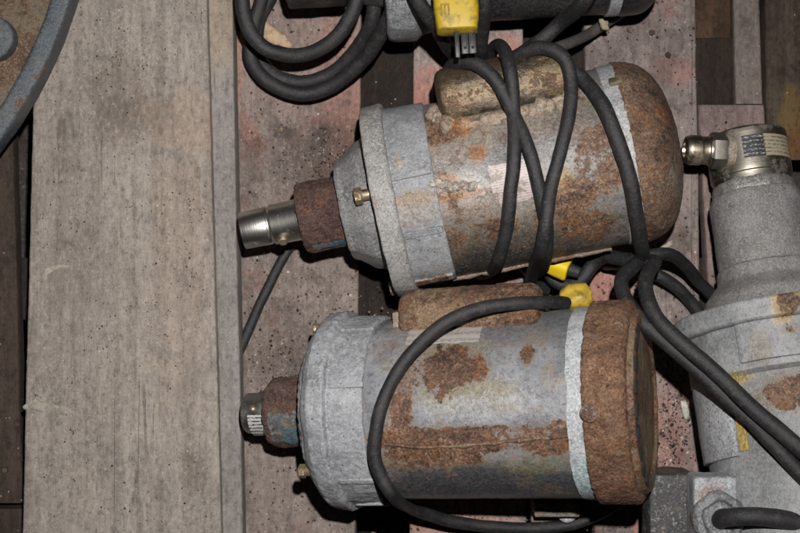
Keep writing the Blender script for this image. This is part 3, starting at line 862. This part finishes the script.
    bmesh.ops.translate(b2, verts=b2.verts, vec=c)
    bmesh.ops.transform(b2, matrix=I, verts=b2.verts); bm.free()
    finish("foot_nut", b2, weathered("pale nut", (.3, .3, .33), (.42, .42, .45), .62, .1, RUSTB, seed=59), root)
    return root
MOTORS['B'] = motor_lower()

# ---- third motor at the top edge
MC = frame(520, -66, .1, 3, 0)
sC = .933e-3
def motor_top():
    root = empty("gear_motor"); root.matrix_world = MC
    tag(root, "blackened motor cut off by the top edge with grey end bell", "motor", GRP)
    s = sC
    def L(pr): return [(a*s, b*s) for a, b in pr]
    bm = lathe(densify(L([(-90, 60), (-90, 85), (84, 84), (84, 60)]), .003), 110); rough_up(bm, .0006, 40, 61, .0003, 150)
    finish("motor_body", bm, weathered("sooty paint", (.022, .021, .022), (.045, .043, .042), .62, .1, RUSTB, rough=.4, seed=61, chips=.1), root)
    bm = lathe(densify(round_profile(L([(-138, 40), (-138, 98), (-130, 101), (-108, 101), (-100, 94), (-90, 92), (-88, 80)]), .004), .003), 110); rough_up(bm, .0016, 45, 62, .0008, 170)
    finish("end_bell", bm, weathered("sooty casting", (.15, .155, .165), (.30, .31, .32), .64, .1, RUSTB, rough=.5, seed=63, grime=.6, chips=.4), root)
    bm = lathe(densify(round_profile(L([(82, 70), (82, 86.5), (94, 86.5), (94, 70)]), .001), .003), 110)
    finish("band", bm, weathered("band pale grey", (.3, .31, .33), (.4, .41, .43), .64, .1, RUSTB, seed=65), root)
    bm = lathe(densify(round_profile(L([(92, 60), (92, 87), (118, 86), (132, 74), (138, 50), (139, 0)]), .008, 5), .003), 110); rough_up(bm, .0008, 55, 66)
    finish("end_cover", bm, weathered("black cover paint", (.016, .016, .017), (.03, .029, .029), .66, .1, RUSTB, rough=.35, seed=67), root)
    bm = lathe(densify(round_profile(L([(-182, 20), (-182, 48), (-160, 62), (-138, 66), (-138, 30)]), .004), .003), 90); rough_up(bm, .001, 55, 67)
    finish("gear_cap", bm, weathered("dark gear casting", (.05, .05, .052), (.09, .09, .092), .62, .1, seed=69), root)
    bm = lathe(densify(round_profile(L([(-236, 15), (-236, 62), (-176, 62), (-176, 30)]), .004), .003), 90); rough_up(bm, .001, 90, 68)
    finish("coupling_hub", bm, weathered("black hub", (.02, .018, .018), (.035, .03, .03), .6, .1, seed=71), root)
motor_top()

# ---- big flanged motor on the right
MD = frame(775, 318, .098, -84, 14)
sD = .935e-3
def LD(px, py, r=86): return loc_on(MD, px, py, r*sD)
def motor_right():
    root = empty("flanged_motor"); root.matrix_world = MD
    tag(root, "large grey flanged motor with steel gearbox nose at the right edge", "motor")
    s = sD
    def L(pr): return [(a*s, b*s) for a, b in pr]
    st = steel("brownish steel", (.34, .31, .26), .36, (.09, .075, .055), .5, 7)
    bm = lathe(densify(round_profile(L([(-193, 0), (-193, 36), (-190, 41.5), (-146, 41.5), (-145, 40), (-128, 40), (-128, 30)]), .0012, 3), .004), 100)
    rough_up(bm, .0003, 60, 71)
    cap = finish("gearbox_nose", bm, st, root)
    # worn lip between nose and housing
    bm = lathe(densify(round_profile(L([(-140, 30), (-140, 40), (-137, 41.5), (-126, 43), (-126, 36)]), .001), .003), 100); rough_up(bm, .0012, 90, 72, .0006, 260)
    finish("collar", bm, weathered("worn collar", (.22, .21, .2), (.33, .32, .3), .62, .1, RUSTA, rough=.4, seed=73, metal=.4, chips=.5), root)
    al = weathered("dull cast alloy", (.155, .152, .145), (.235, .23, .222), .66, .1, RUSTA, rough=.55, seed=75, speck=.35, grime=.4, scale=30, chips=.3)
    bm = lathe(densify(round_profile(L([(-128, 30), (-128, 44), (-120, 47), (-52, 48), (-51, 50), (-38, 51), (-22, 66), (-2, 72), (2, 60)]), .003, 4), .003), 120)
    rough_up(bm, .0009, 40, 74, .0005, 170)
    finish("gearbox_housing", bm, al, root)
    pt = [((.3, .21, .09), LD(780, 300, 100), (.02, .012, .03), .0)]
    grey = weathered("grey enamel", (.2, .205, .21), (.29, .298, .305), .63, .1, RUSTA,
        [(LD(787, 390, 86), (.018, .025, .03), .2), (LD(788, 303, 100), (.018, .012, .03), .17), (LD(798, 330, 88), (.006, .02, .03), .18)],
        [((.13, .1, .055), LD(786, 388, 86), (.022, .03, .04), .75), ((.45, .3, .1), LD(782, 302, 101), (.022, .011, .03), .75),
         ((.36, .27, .1), LD(734, 380, 86), (.008, .018, .03), .85), ((.2, .15, .08), LD(760, 350, 90), (.02, .012, .03), .4), ((.4, .28, .1), LD(795, 292, 101), (.012, .008, .03), .8), ((.12, .12, .12), LD(770, 440, 86), (.04, .03, .04), .45)], rough=.48, seed=77, speck=.4, grime=.35, micro=.5)
    bm = lathe(densify(round_profile(L([(-4, 50), (-4, 101), (-2, 103), (15, 103), (17, 100), (17, 70)]), .0015), .003), 150); rough_up(bm, .0006, 40, 75)
    finish("flange", bm, grey, root)
    bm = lathe(densify(L([(16, 70), (16, 92), (60, 92), (64, 86), (270, 86), (270, 0)]), .004), 140); rough_up(bm, .0006, 30, 76)
    finish("motor_body", bm, grey, root)
    def pad(u0, u1, a0, a1, r, th, mat, name="pad", par=root):
        b = ease(patch(u0*s, u1*s, a0, a1, r*s, th, 12, 16), min(.0016, th*.55)); rough_up(b, .0006, 80, a0)
        return finish(name, b, mat, par)
    # raised pads (angle + is towards local Y = the right of the picture)
    q = LD(738, 340, 92); q2 = LD(800, 340, 92)
    a = math.degrees(math.atan2(q.y, q.z))
    pad(15, 54, a, a + 50, 92, .004, grey, "raised_pad")
    q = LD(700, 430, 88); a = math.degrees(math.atan2(q.y, q.z)); q2 = LD(736, 430, 88); b = math.degrees(math.atan2(q2.y, q2.z))
    chalk = weathered("chalky grey", (.25, .255, .265), (.36, .37, .385), .66, .1, RUSTA, rough=.6, seed=79, speck=.9, grime=.5, chips=.4)
    u0 = LD(715, 372, 88).x/s; u1 = LD(715, 462, 88).x/s
    pad(u0, u1, a - 6, b, 85, .006, chalk, "raised_pad")
    pad(u0 + 3, u1 - 4, b + .5, b + 7, 86, .0022, weathered("yellow paint edge", (.3, .21, .06), (.42, .31, .1), .62, .1, RUSTA, seed=81, grime=.4), "paint_strip")
    # hose fitting on the nose
    q = P(721, 151, .085)
    fm = bmesh.new()
    pr = [(0, 0), (0, .0135), (.004, .0145), (.012, .0145), (.013, .0132), (.019, .0132), (.020, .0142), (.030, .0142), (.034, .0125), (.0355, .0075), (.030, .007), (.030, 0)]
    b1 = lathe(round_profile(pr, .001), 40)
    b2 = lathe([(-.004, 0), (-.004, .0165), (.0, .0175), (.009, .0175), (.0115, .0155), (.0115, 0)], 6)
    b3 = lathe(round_profile([(-.012, 0), (-.012, .015), (-.004, .016), (-.003, .0)], .001), 40); rough_up(b3, .0012, 200, 4)
    Mx = Matrix.Translation(q) @ (Vector((-1, .03, .04)).to_track_quat('X', 'Z').to_matrix().to_4x4())
    for i, (b_, nm, mt) in enumerate(((b1, "nipple", steel("fitting steel", (.42, .36, .27), .3, (.1, .08, .05), .52, 9)),
                                  (b2, "hex_nut", steel("nut steel", (.36, .34, .3), .34, (.1, .08, .05), .5, 11)),
                                  (b3, "sealing_ring", weathered("ring corrosion", (.22, .19, .15), (.33, .3, .25), .55, .1, RUSTA, seed=83)))):
        bmesh.ops.transform(b_, matrix=MD.inverted() @ Mx, verts=b_.verts)
        o = finish(nm if i else "hose_fitting", b_, mt, root if i == 0 else par, ang=25)
        if i == 0: par = o
    # labels on the nose
    q = LD(743, 148, 41); q2 = LD(762, 148, 41); q3 = LD(790, 148, 41)
    a = [math.degrees(math.atan2(v.y, v.z)) for v in (q, q2, q3)]
    us = LD(750, 135, 41).x; ue = LD(752, 157, 41).x
    bm = patch(us, ue, a[0], a[1] + 3, 42.1*s, .0004)
    finish("black_label", bm, label_mat("black label print", (.025, .027, .03), (.4, .4, .4), 1500, 'x', .72, lo=.5), cap)
    bm = patch(us, ue, a[1] + 4, a[1] + 52, 42.1*s, .0004)
    finish("buff_label", bm, label_mat("buff label print", (.33, .29, .2), (.12, .1, .08), 1700, 'x', .62), cap)
    # terminal box: dark side block, light lid, cable gland
    I = MD.inverted()
    def bx(x0, y0, x1, y1, z0, z1, mat, nm, par=root, bev=.003, seed=1, amp=.001):
        A = P(x0, y1, z1); B = P(x1, y0, z1)
        b = bmesh.new(); box(b, (A.x, A.y, z0), (B.x, B.y, z1), bev)
        bmesh.ops.subdivide_edges(b, edges=[e for e in b.edges if e.calc_length() > .012], cuts=14, use_grid_fill=True)
        rough_up(b, amp, 50, seed, amp*.5, 200)
        bmesh.ops.transform(b, matrix=I, verts=b.verts)
        return finish(nm, b, mat, par)
    dk = weathered("blackened iron", (.022, .022, .023), (.055, .053, .052), .60, .12, RUSTA, [(I @ P(672, 480, .12), (.02, .015, .03), .08)], rough=.55, seed=85, chips=.45, speck=.9, scale=34)
    bx(650, 474, 695, 600, .10, .150, dk, "foot_block", seed=5, amp=.0014)
    tb = bx(694, 477, 738, 600, .150, .186, weathered("terminal box paint", (.25, .265, .28), (.34, .355, .37), .63, .1, RUSTA,
        stains=[((.2, .115, .08), I @ P(714, 500, .186), (.017, .014, .03), 1.0), ((.2, .12, .085), I @ P(702, 520, .186), (.012, .02, .03), 1.0)], rough=.55, seed=87, grime=.4, speck=.5), "terminal_box", seed=6)
    b = lathe(densify(round_profile([(-.016, 0), (-.016, .024), (-.009, .0235), (-.006, .021), (-.006, .016), (-.010, .014), (-.010, .0)], .0015), .0016), 72, shape=lambda a: 1 + .03*math.cos(5*a))
    bmesh.ops.rotate(b, verts=b.verts, cent=(0, 0, 0), matrix=Matrix.Rotation(-math.pi/2, 3, 'Y'))
    rough_up(b, .0022, 60, 8, .0012, 190)
    bmesh.ops.translate(b, verts=b.verts, vec=P(722, 520, .198)); bmesh.ops.transform(b, matrix=I, verts=b.verts)
    finish("cable_gland", b, weathered("gland grey", (.11, .115, .12), (.2, .205, .21), .63, .1, RUSTA, seed=89, chips=.4), tb, ang=25)
    return root
MOTORS['D'] = motor_right()

# ------------------------------------------------------------------ cords
CG = "black power cords tangled over the motors"
rub = [rubber("cord rubber %s" % w, seed=i*3.1) for i, w in enumerate(("plain", "dusty", "worn", "dull"))]
def cord(paths, rad, mat, label, name="power_cord", group=CG, wob=.05, seed=0, parent=None):
    bm = bmesh.new()
    allp = []
    for p in paths:
        pts = []
        for q in p:
            if isinstance(q[2], str):
                M, s = {'A': (MA, sA), 'B': (MB, sB), 'C': (MC, sC), 'D': (MD, sD)}[q[2]]
                pts.append(on(M, q[0], q[1], q[3]*s + (rad if not callable(rad) else .007)))
            else: pts.append(P(*q))
        allp += pts
        tube(bm, pts, rad, 20, 14, wob, seed)
    if parent is not None:
        bmesh.ops.transform(bm, matrix=parent.matrix_basis.inverted(), verts=bm.verts)
        return finish(name, bm, mat, parent)
    c = sum(allp, Vector()) / len(allp)
    c.z = min(p.z for p in allp)
    o = finish(name, bm, mat, loc=c)
    return tag(o, label, "cord", group)

# coil at the upper left
cord([[(366, -40, .11), (352, 14, .105), (330, 42, .095), (300, 56, .085), (270, 51, .08), (249, 30, .085), (241, -5, .09), (248, -50, .09), (262, -70, .07),
       (268, -35, .05), (263, -5, .035), (252, 30, .03), (251, 58, .03), (268, 82, .032), (300, 94, .036), (335, 84, .045), (368, 54, .07), (392, 12, .11), (402, -30, .14), (396, -70, .14), (378, -60, .12), (372, -30, .10), (375, 14, .085), (360, 44, .06), (334, 72, .038), (300, 83, .030), (272, 74, .026), (257, 50, .024), (258, 20, .024), (274, -10, .03), (285, -45, .03)]],
     .0076, rub[1], "double black cord coil drooping over the pink board at top left", name="cord_coil", seed=2)
# the upper motor's own cord, three turns round it in one run
cord([[(446, 150, .012), (438, 100, .05), (443, 78, .115), (456, 64, .15), (474, 64, .168), (490, 74, .176), (503, 92, .178), (514, 115, 'A', 90), (528, 150, 'A', 89), (540, 190, 'A', 89),
       (546, 225, 'A', 89), (546, 252, 'A', 90), (541, 268, .085), (530, 272, .04), (508, 245, .009), (495, 180, .009), (486, 105, .025), (487, 62, .10), (496, 45, .135), (505, 52, .162), (511, 75, .181),
       (514, 110, 'A', 92), (514, 150, 'A', 89), (511, 190, 'A', 89), (506, 230, 'A', 89), (499, 258, 'A', 90), (490, 270, .085), (478, 272, .045), (474, 250, .009), (480, 180, .009), (490, 95, .04),
       (506, 66, .135), (522, 52, .155), (545, 47, .17), (563, 57, .178), (571, 80, .179), (570, 108, 'A', 92), (562, 145, 'A', 89), (552, 185, 'A', 90), (546, 218, 'A', 104), (541, 245, 'A', 104), (535, 266, .10), (532, 283, .04), (545, 290, .02)]],
     .0066, rub[0], None, parent=MOTORS['A'], seed=3)
cord([[(578, 74, .165), (588, 84, 'A', 90), (603, 105, 'A', 91), (618, 140, 'A', 91), (630, 180, 'A', 91), (637, 215, 'A', 92), (640, 240, 'A', 93), (641, 258, .115), (632, 268, .125), (622, 278, .14), (624, 296, .16), (640, 318, .175), (668, 344, .185), (700, 372, .19), (740, 410, .2), (775, 446, .215), (830, 505, .22)]],
     .0073, rub[1], "long black cord passing down beside the rusty upper cover to the lower right corner", name="electric_cable", seed=6)
cord([[(548, 262, .04), (553, 279, .045), (568, 286, .05), (583, 279, .055), (593, 264, .055), (604, 256, .065), (620, 259, .09), (640, 262, .11), (655, 262, .12), (648, 272, .14), (644, 290, .165), (655, 315, .185), (684, 346, .2), (718, 376, .205), (757, 411, .22), (800, 449, .235), (850, 490, .235)]],
     .0074, rub[0], "black cord curling under the cut yellow plug and on across the large flanged motor", name="electric_cable", seed=7)
cord([[(606, 264, .03), (632, 262, .085), (650, 256, .10), (668, 255, .09), (686, 266, .06), (700, 283, .035), (718, 304, .016), (722, 318, .012), (708, 322, .01), (692, 304, .014), (676, 287, .026), (658, 275, .034), (640, 270, .03), (620, 268, .012)]],
     .0067, rub[2], "short black cord loop arching right towards the gearbox housing", name="electric_cable", seed=8)
# cord across the lower motor
cord([[(566, 303, .16), (548, 302.5, .182), (515, 303, .198), (480, 309, .205), (445, 324, .208), (412, 352, .207), (388, 388, 'B', 98), (376, 425, 'B', 99), (374, 455, 'B', 100), (380, 476, 'B', 104), (391, 493, 'B', 108), (410, 507, .085), (440, 519, .055), (485, 526, .035), (535, 528, .022), (580, 522, .016), (612, 508, .012), (640, 485, .01)]],
     .0064, rub[1], None, parent=MOTORS['B'], seed=11)
# thin cord by the shaft
cord([[(300, 232, .008), (286, 253, .007), (268, 288, .0062), (250, 325, .0062), (236, 355, .007), (215, 390, .008)]], .0054, rub[3], "thin straight black cord on the deck beneath the bright shaft", name="thin_cord", seed=12)
# strands at the top edge
cord([[(600, -25, .19), (583, 2, .17), (560, 24, .13), (540, 42, .12), (524, 52, .10), (508, 60, .08)]], .0075, rub[2], "black cord slanting down from the blackened motor to the capacitor", name="electric_cable", seed=13)
cord([[(640, 0, .02), (612, 20, .03), (585, 36, .05), (562, 45, .075), (545, 50, .09), (530, 56, .09)]], .0056, rubber("grey cord rubber", (.045, .042, .04), 5, .7, (.1, .092, .086)), "thin dusty grey cord slanting across the dark pallet gap", name="thin_cord", seed=14)
cord([[(405, -30, .205), (418, 0, .2), (430, 18, .185), (440, 34, .15), (452, 52, .10), (464, 68, .06), (476, 74, .05), (484, 66, .08), (482, 52, .13), (482, 30, .165), (485, 0, .20), (488, -30, .205)]],
     .0070, rub[3], "black cord hanging in a narrow loop on both sides of the dirty yellow plug", name="electric_cable", seed=15)
# cable leaving the terminal box
cord([[(720, 521, .178), (724, 517, .202), (745, 515, .216), (770, 517, .216), (800, 522, .212), (850, 530, .21)]], .0088, rub[2], None, name="motor_cable", parent=MOTORS['D'], seed=17)

# ------------------------------------------------------------------ yellow plugs
yel = plastic("yellow plastic", (.40, .27, .01), 1, .8, (.12, .085, .02))
yel2 = plastic("bright yellow plastic", (.66, .47, .01), 3, .15)
PG = "yellow plugs on the black cords"
def plug_top():
    base = P(456, 10, .2)
    root = empty("power_plug", base, (R(-8), 0, R(3)))
    tag(root, "large dirty yellow plug with three metal prongs at the top edge", "plug", PG)
    k = .87e-3
    prof = [(46, 21, 16), (20, 22.5, 17), (0, 22.5, 17), (-14, 21.5, 16.5), (-22, 20, 15), (-23.5, 16, 12)]
    bm = bmesh.new(); rings = []
    for y, w, h in prof:
        ring = []
        for i in range(40):
            a = 2*math.pi*i/40; c, s_ = math.cos(a), math.sin(a)
            e = .42
            ring.append(bm.verts.new((w*k*abs(c)**e*(1 if c > 0 else -1), y*k, h*k*abs(s_)**e*(1 if s_ > 0 else -1))))
        rings.append(ring)
    for A, B in zip(rings, rings[1:]):
        for i in range(40):
            bm.faces.new((A[i], A[(i+1) % 40], B[(i+1) % 40], B[i]))
    bm.faces.new(rings[0]); bm.faces.new(rings[-1])
    rough_up(bm, .0006, 90, 3)
    sh = finish("plug_shell", bm, yel, root)
    # moulded scuffed mark: three short strokes and a bar
    bm = bmesh.new()
    for x in (-16, -12.4, -8.8): box(bm, (x*k, -10*k, 16.9*k), ((x+1.7)*k, 0*k, 17.5*k), .0002)
    box(bm, (-16*k, 0, 16.9*k), (-7.1*k, 1.7*k, 17.5*k), .0002)
    finish("moulded_mark", bm, flat("dark scuff", (.3, .2, .012), .7), sh)
    pm = flat("prong dark metal", (.03, .03, .031), .45, .3)
    for x, w, z in ((-1, 2.4, 4), (7, 3.6, -2), (14.5, 3.6, -2)):
        bm = bmesh.new(); box(bm, ((x-w)*k, -50*k if x == -1 else -45*k, (z-1.2)*k), ((x+w)*k, -22*k, (z+1.2)*k), .0006)
        pr = finish("prong", bm, pm, root)
        if x > 0:
            b = bmesh.new(); bmesh.ops.create_cone(b, cap_ends=True, segments=14, radius1=1.5*k, radius2=1.5*k, depth=.0005, matrix=Matrix.Translation((x*k, -39*k, (z+1.3)*k)))
            finish("prong_hole", b, flat("hole dark", (.012, .012, .012), .9), pr)
plug_top()
def plug_cut():
    root = empty("power_plug", P(560, 266, .075), (0, R(-12), R(-20)))
    tag(root, "small bright yellow plug end peeking out below the upper motor", "plug", PG)
    bm = lathe(round_profile([(-.024, 0), (-.024, .0085), (-.004, .0105), (.007, .0115), (.009, .0105), (.009, 0)], .0015), 32, shape=lambda a: 1 + .08*math.cos(4*a)); rough_up(bm, .0005, 120, 2)
    finish("plug_shell", bm, yel2, root)
    bm = lathe(round_profile([(.009, 0), (.009, .0065), (.02, .0055), (.02, 0)], .001), 24)
    finish("strain_relief", bm, rub[0], root)
def plug_boot():
    root = empty("power_plug", P(572, 300, .13), (0, 0, R(-168)))
    tag(root, "grimy yellow plug boot joining the cord at the rear of the lower motor", "plug", PG)
    bm = lathe(round_profile([(-.018, 0), (-.018, .010), (-.012, .0135), (.004, .013), (.011, .009), (.011, 0)], .003), 36, shape=lambda a: 1 + .13*math.cos(4*a)); rough_up(bm, .0022, 110, 5, .0012, 260)
    finish("plug_shell", bm, plastic("grimy yellow plastic", (.42, .29, .03), 7, .95, (.13, .08, .03)), root)
    bm = lathe(round_profile([(.010, 0), (.010, .0075), (.022, .0065), (.022, 0)], .001), 24)
    finish("strain_relief", bm, rub[0], root)
plug_cut(); plug_boot()

# ------------------------------------------------------------------ small debris
def chip(px, py, z, sx, sy, sz, rot, mat, name, label, seed, cat):
    bm = bmesh.new(); bmesh.ops.create_icosphere(bm, subdivisions=3, radius=1)
    for v in bm.verts:
        v.co *= 1 + .35*noise.noise(v.co*1.7 + Vector((seed, 0, 0)))
        v.co = Vector((v.co.x*sx, v.co.y*sy, v.co.z*sz))
    c = P(px, py, z + sz*.5)
    o = finish(name, bm, mat, ang=60); o.location = c; o.rotation_euler = (0, 0, R(rot))
    return tag(o, label, cat)
white = flat("white flake", (.55, .52, .45), .7)
chip(685, 410, .0, .0042, .0105, .004, 8, white, "paint_flake", "white flake on the deck between lower motor and flanged motor", 3, "flake")
chip(664, 248, .0, .011, .0035, .003, 38, flat("pale flake", (.42, .36, .29), .7), "wood_chip", "pale chip by the lower edge of the upper rusty cover", 5, "chip")
chip(722, 88, -.045, .0035, .002, .002, 25, white, "paint_flake", "tiny white flake down in the gap at upper right", 8, "flake")
chip(734, 92, -.045, .002, .002, .002, 25, flat("orange flake", (.4, .22, .09), .7), "wood_chip", "tiny orange crumb down in the gap at upper right", 9, "chip")
chip(604, 24, .055, .004, .007, .003, 25, flat("buff flake", (.3, .26, .17), .7), "tape_scrap", "buff scrap hanging under the blackened motor's pale band", 10, "scrap")
def splinter(pts, z, w, mat, name, label, seed):
    bm = bmesh.new()
    tube(bm, [P(x, y, z) for x, y in pts], lambda t: w*(.35 + math.sin(math.pi*min(1, t*.9 + .08))), 12, 10)
    c = P(*pts[1], z)
    for v in bm.verts: v.co.z = z + (v.co.z - z)*.3
    rough_up(bm, .0016, 130, seed, .001, 300)
    return tag(finish(name, bm, mat, loc=c, ang=60), label, "splinter")
splinter([(262, 23), (268, 33), (280, 40), (291, 47)], .001, .0058, flat("torn wood", (.42, .31, .2), .85, scale=160), "wood_splinter", "pale torn wood patch inside the cord coil", 3)
splinter([(43, 281), (46, 272), (57, 267), (70, 266)], .0525, .0022, flat("dry scrape", (.36, .32, .27), .85), "wood_splinter", "curved pale scrape on the upper left of the wide plank", 5)
splinter([(24, 408), (34, 404), (46, 408), (60, 407)], .053, .004, flat("dry crust", (.31, .28, .235), .85), "wood_splinter", "crusty pale smear at the left edge of the wide plank", 7)

def grit():
    t = NT("grit crumbs")
    g = t.N.new("ShaderNodeNewGeometry")
    col = t.ramp(g.outputs["Random Per Island"], [(0, (.012, .01, .009)), (.5, (.035, .026, .021)), (.68, (.11, .055, .032)), (.8, (.14, .11, .085)), (.9, (.3, .26, .22)), (1.0, (.55, .52, .47))])
    m = t.done(col, .9)
    rnd = random.Random(5); bm = bmesh.new()
    def drop(px, py, z, r):
        c = P(px, py, z)
        pts = [Vector((1, 0, 0)), Vector((-1, 0, 0)), Vector((0, 1, 0)), Vector((0, -1, 0)), Vector((0, 0, .8)), Vector((0, 0, -.5))]
        a = rnd.random()*6.28; M = Matrix.Rotation(a, 3, 'Z')
        vs = [bm.verts.new(c + M @ (p * r * rnd.uniform(.6, 1.5))) for p in pts]
        for i, j, k in ((0, 2, 4), (2, 1, 4), (1, 3, 4), (3, 0, 4), (2, 0, 5), (1, 2, 5), (3, 1, 5), (0, 3, 5)):
            bm.faces.new((vs[i], vs[j], vs[k]))
    def size(): return .00045 + .0011 * rnd.random()**4
    for _ in range(3000):
        y = rnd.uniform(-5, 540); tt = (y + 70)/690; xx = rnd.uniform(38 - 17*tt + 4, 205 + 18*tt - 4)
        if noise.noise(Vector((xx*.018, y*.011, 2))) + .5*noise.noise(Vector((xx*.06, y*.05, 7))) < rnd.uniform(-.35, .3): continue
        drop(xx, y, .050 + .004*tt + .0003, size()*.68)
    for x0, x1, n in ((247, 354, 1500), (416, 520, 400), (590, 698, 1300), (712, 760, 300)):
        for _ in range(n):
            y = rnd.uniform(-5 if x0 < 700 else 110, 540); drop(rnd.uniform(x0, x1), y, .0004, size())
    for _ in range(500): drop(rnd.gauss(300, 30), rnd.gauss(375, 22), .0004, size())
    for _ in range(380): drop(rnd.gauss(676, 10), rnd.gauss(420, 34), .0004, size()*1.2)
    for _ in range(300): drop(rnd.gauss(330, 18), rnd.gauss(160, 14), .0004, size())
    for _ in range(260): drop(rnd.gauss(330, 60), rnd.gauss(300, 22), .0004, size()*1.15)
    for _ in range(200): drop(rnd.uniform(600, 700), rnd.gauss(285, 22), .0004, size()*1.2)
    for _ in range(240): drop(rnd.gauss(668, 9), rnd.uniform(330, 470), .0004, size()*1.2)
    for _ in range(300): drop(rnd.uniform(410, 655), rnd.gauss(515, 8), .0004, size()*1.15)
    for _ in range(900): drop(rnd.uniform(362, 408), rnd.uniform(500, 545), -.130, .001 + .003*rnd.random()**2)
    for _ in range(400): drop(rnd.uniform(529, 592), rnd.uniform(495, 545), -.130, .001 + .003*rnd.random()**2)
    tag(finish("grit", bm, m, smooth=False), "dark grit and crumbs scattered on the boards", "grit", kind="stuff")
grit()
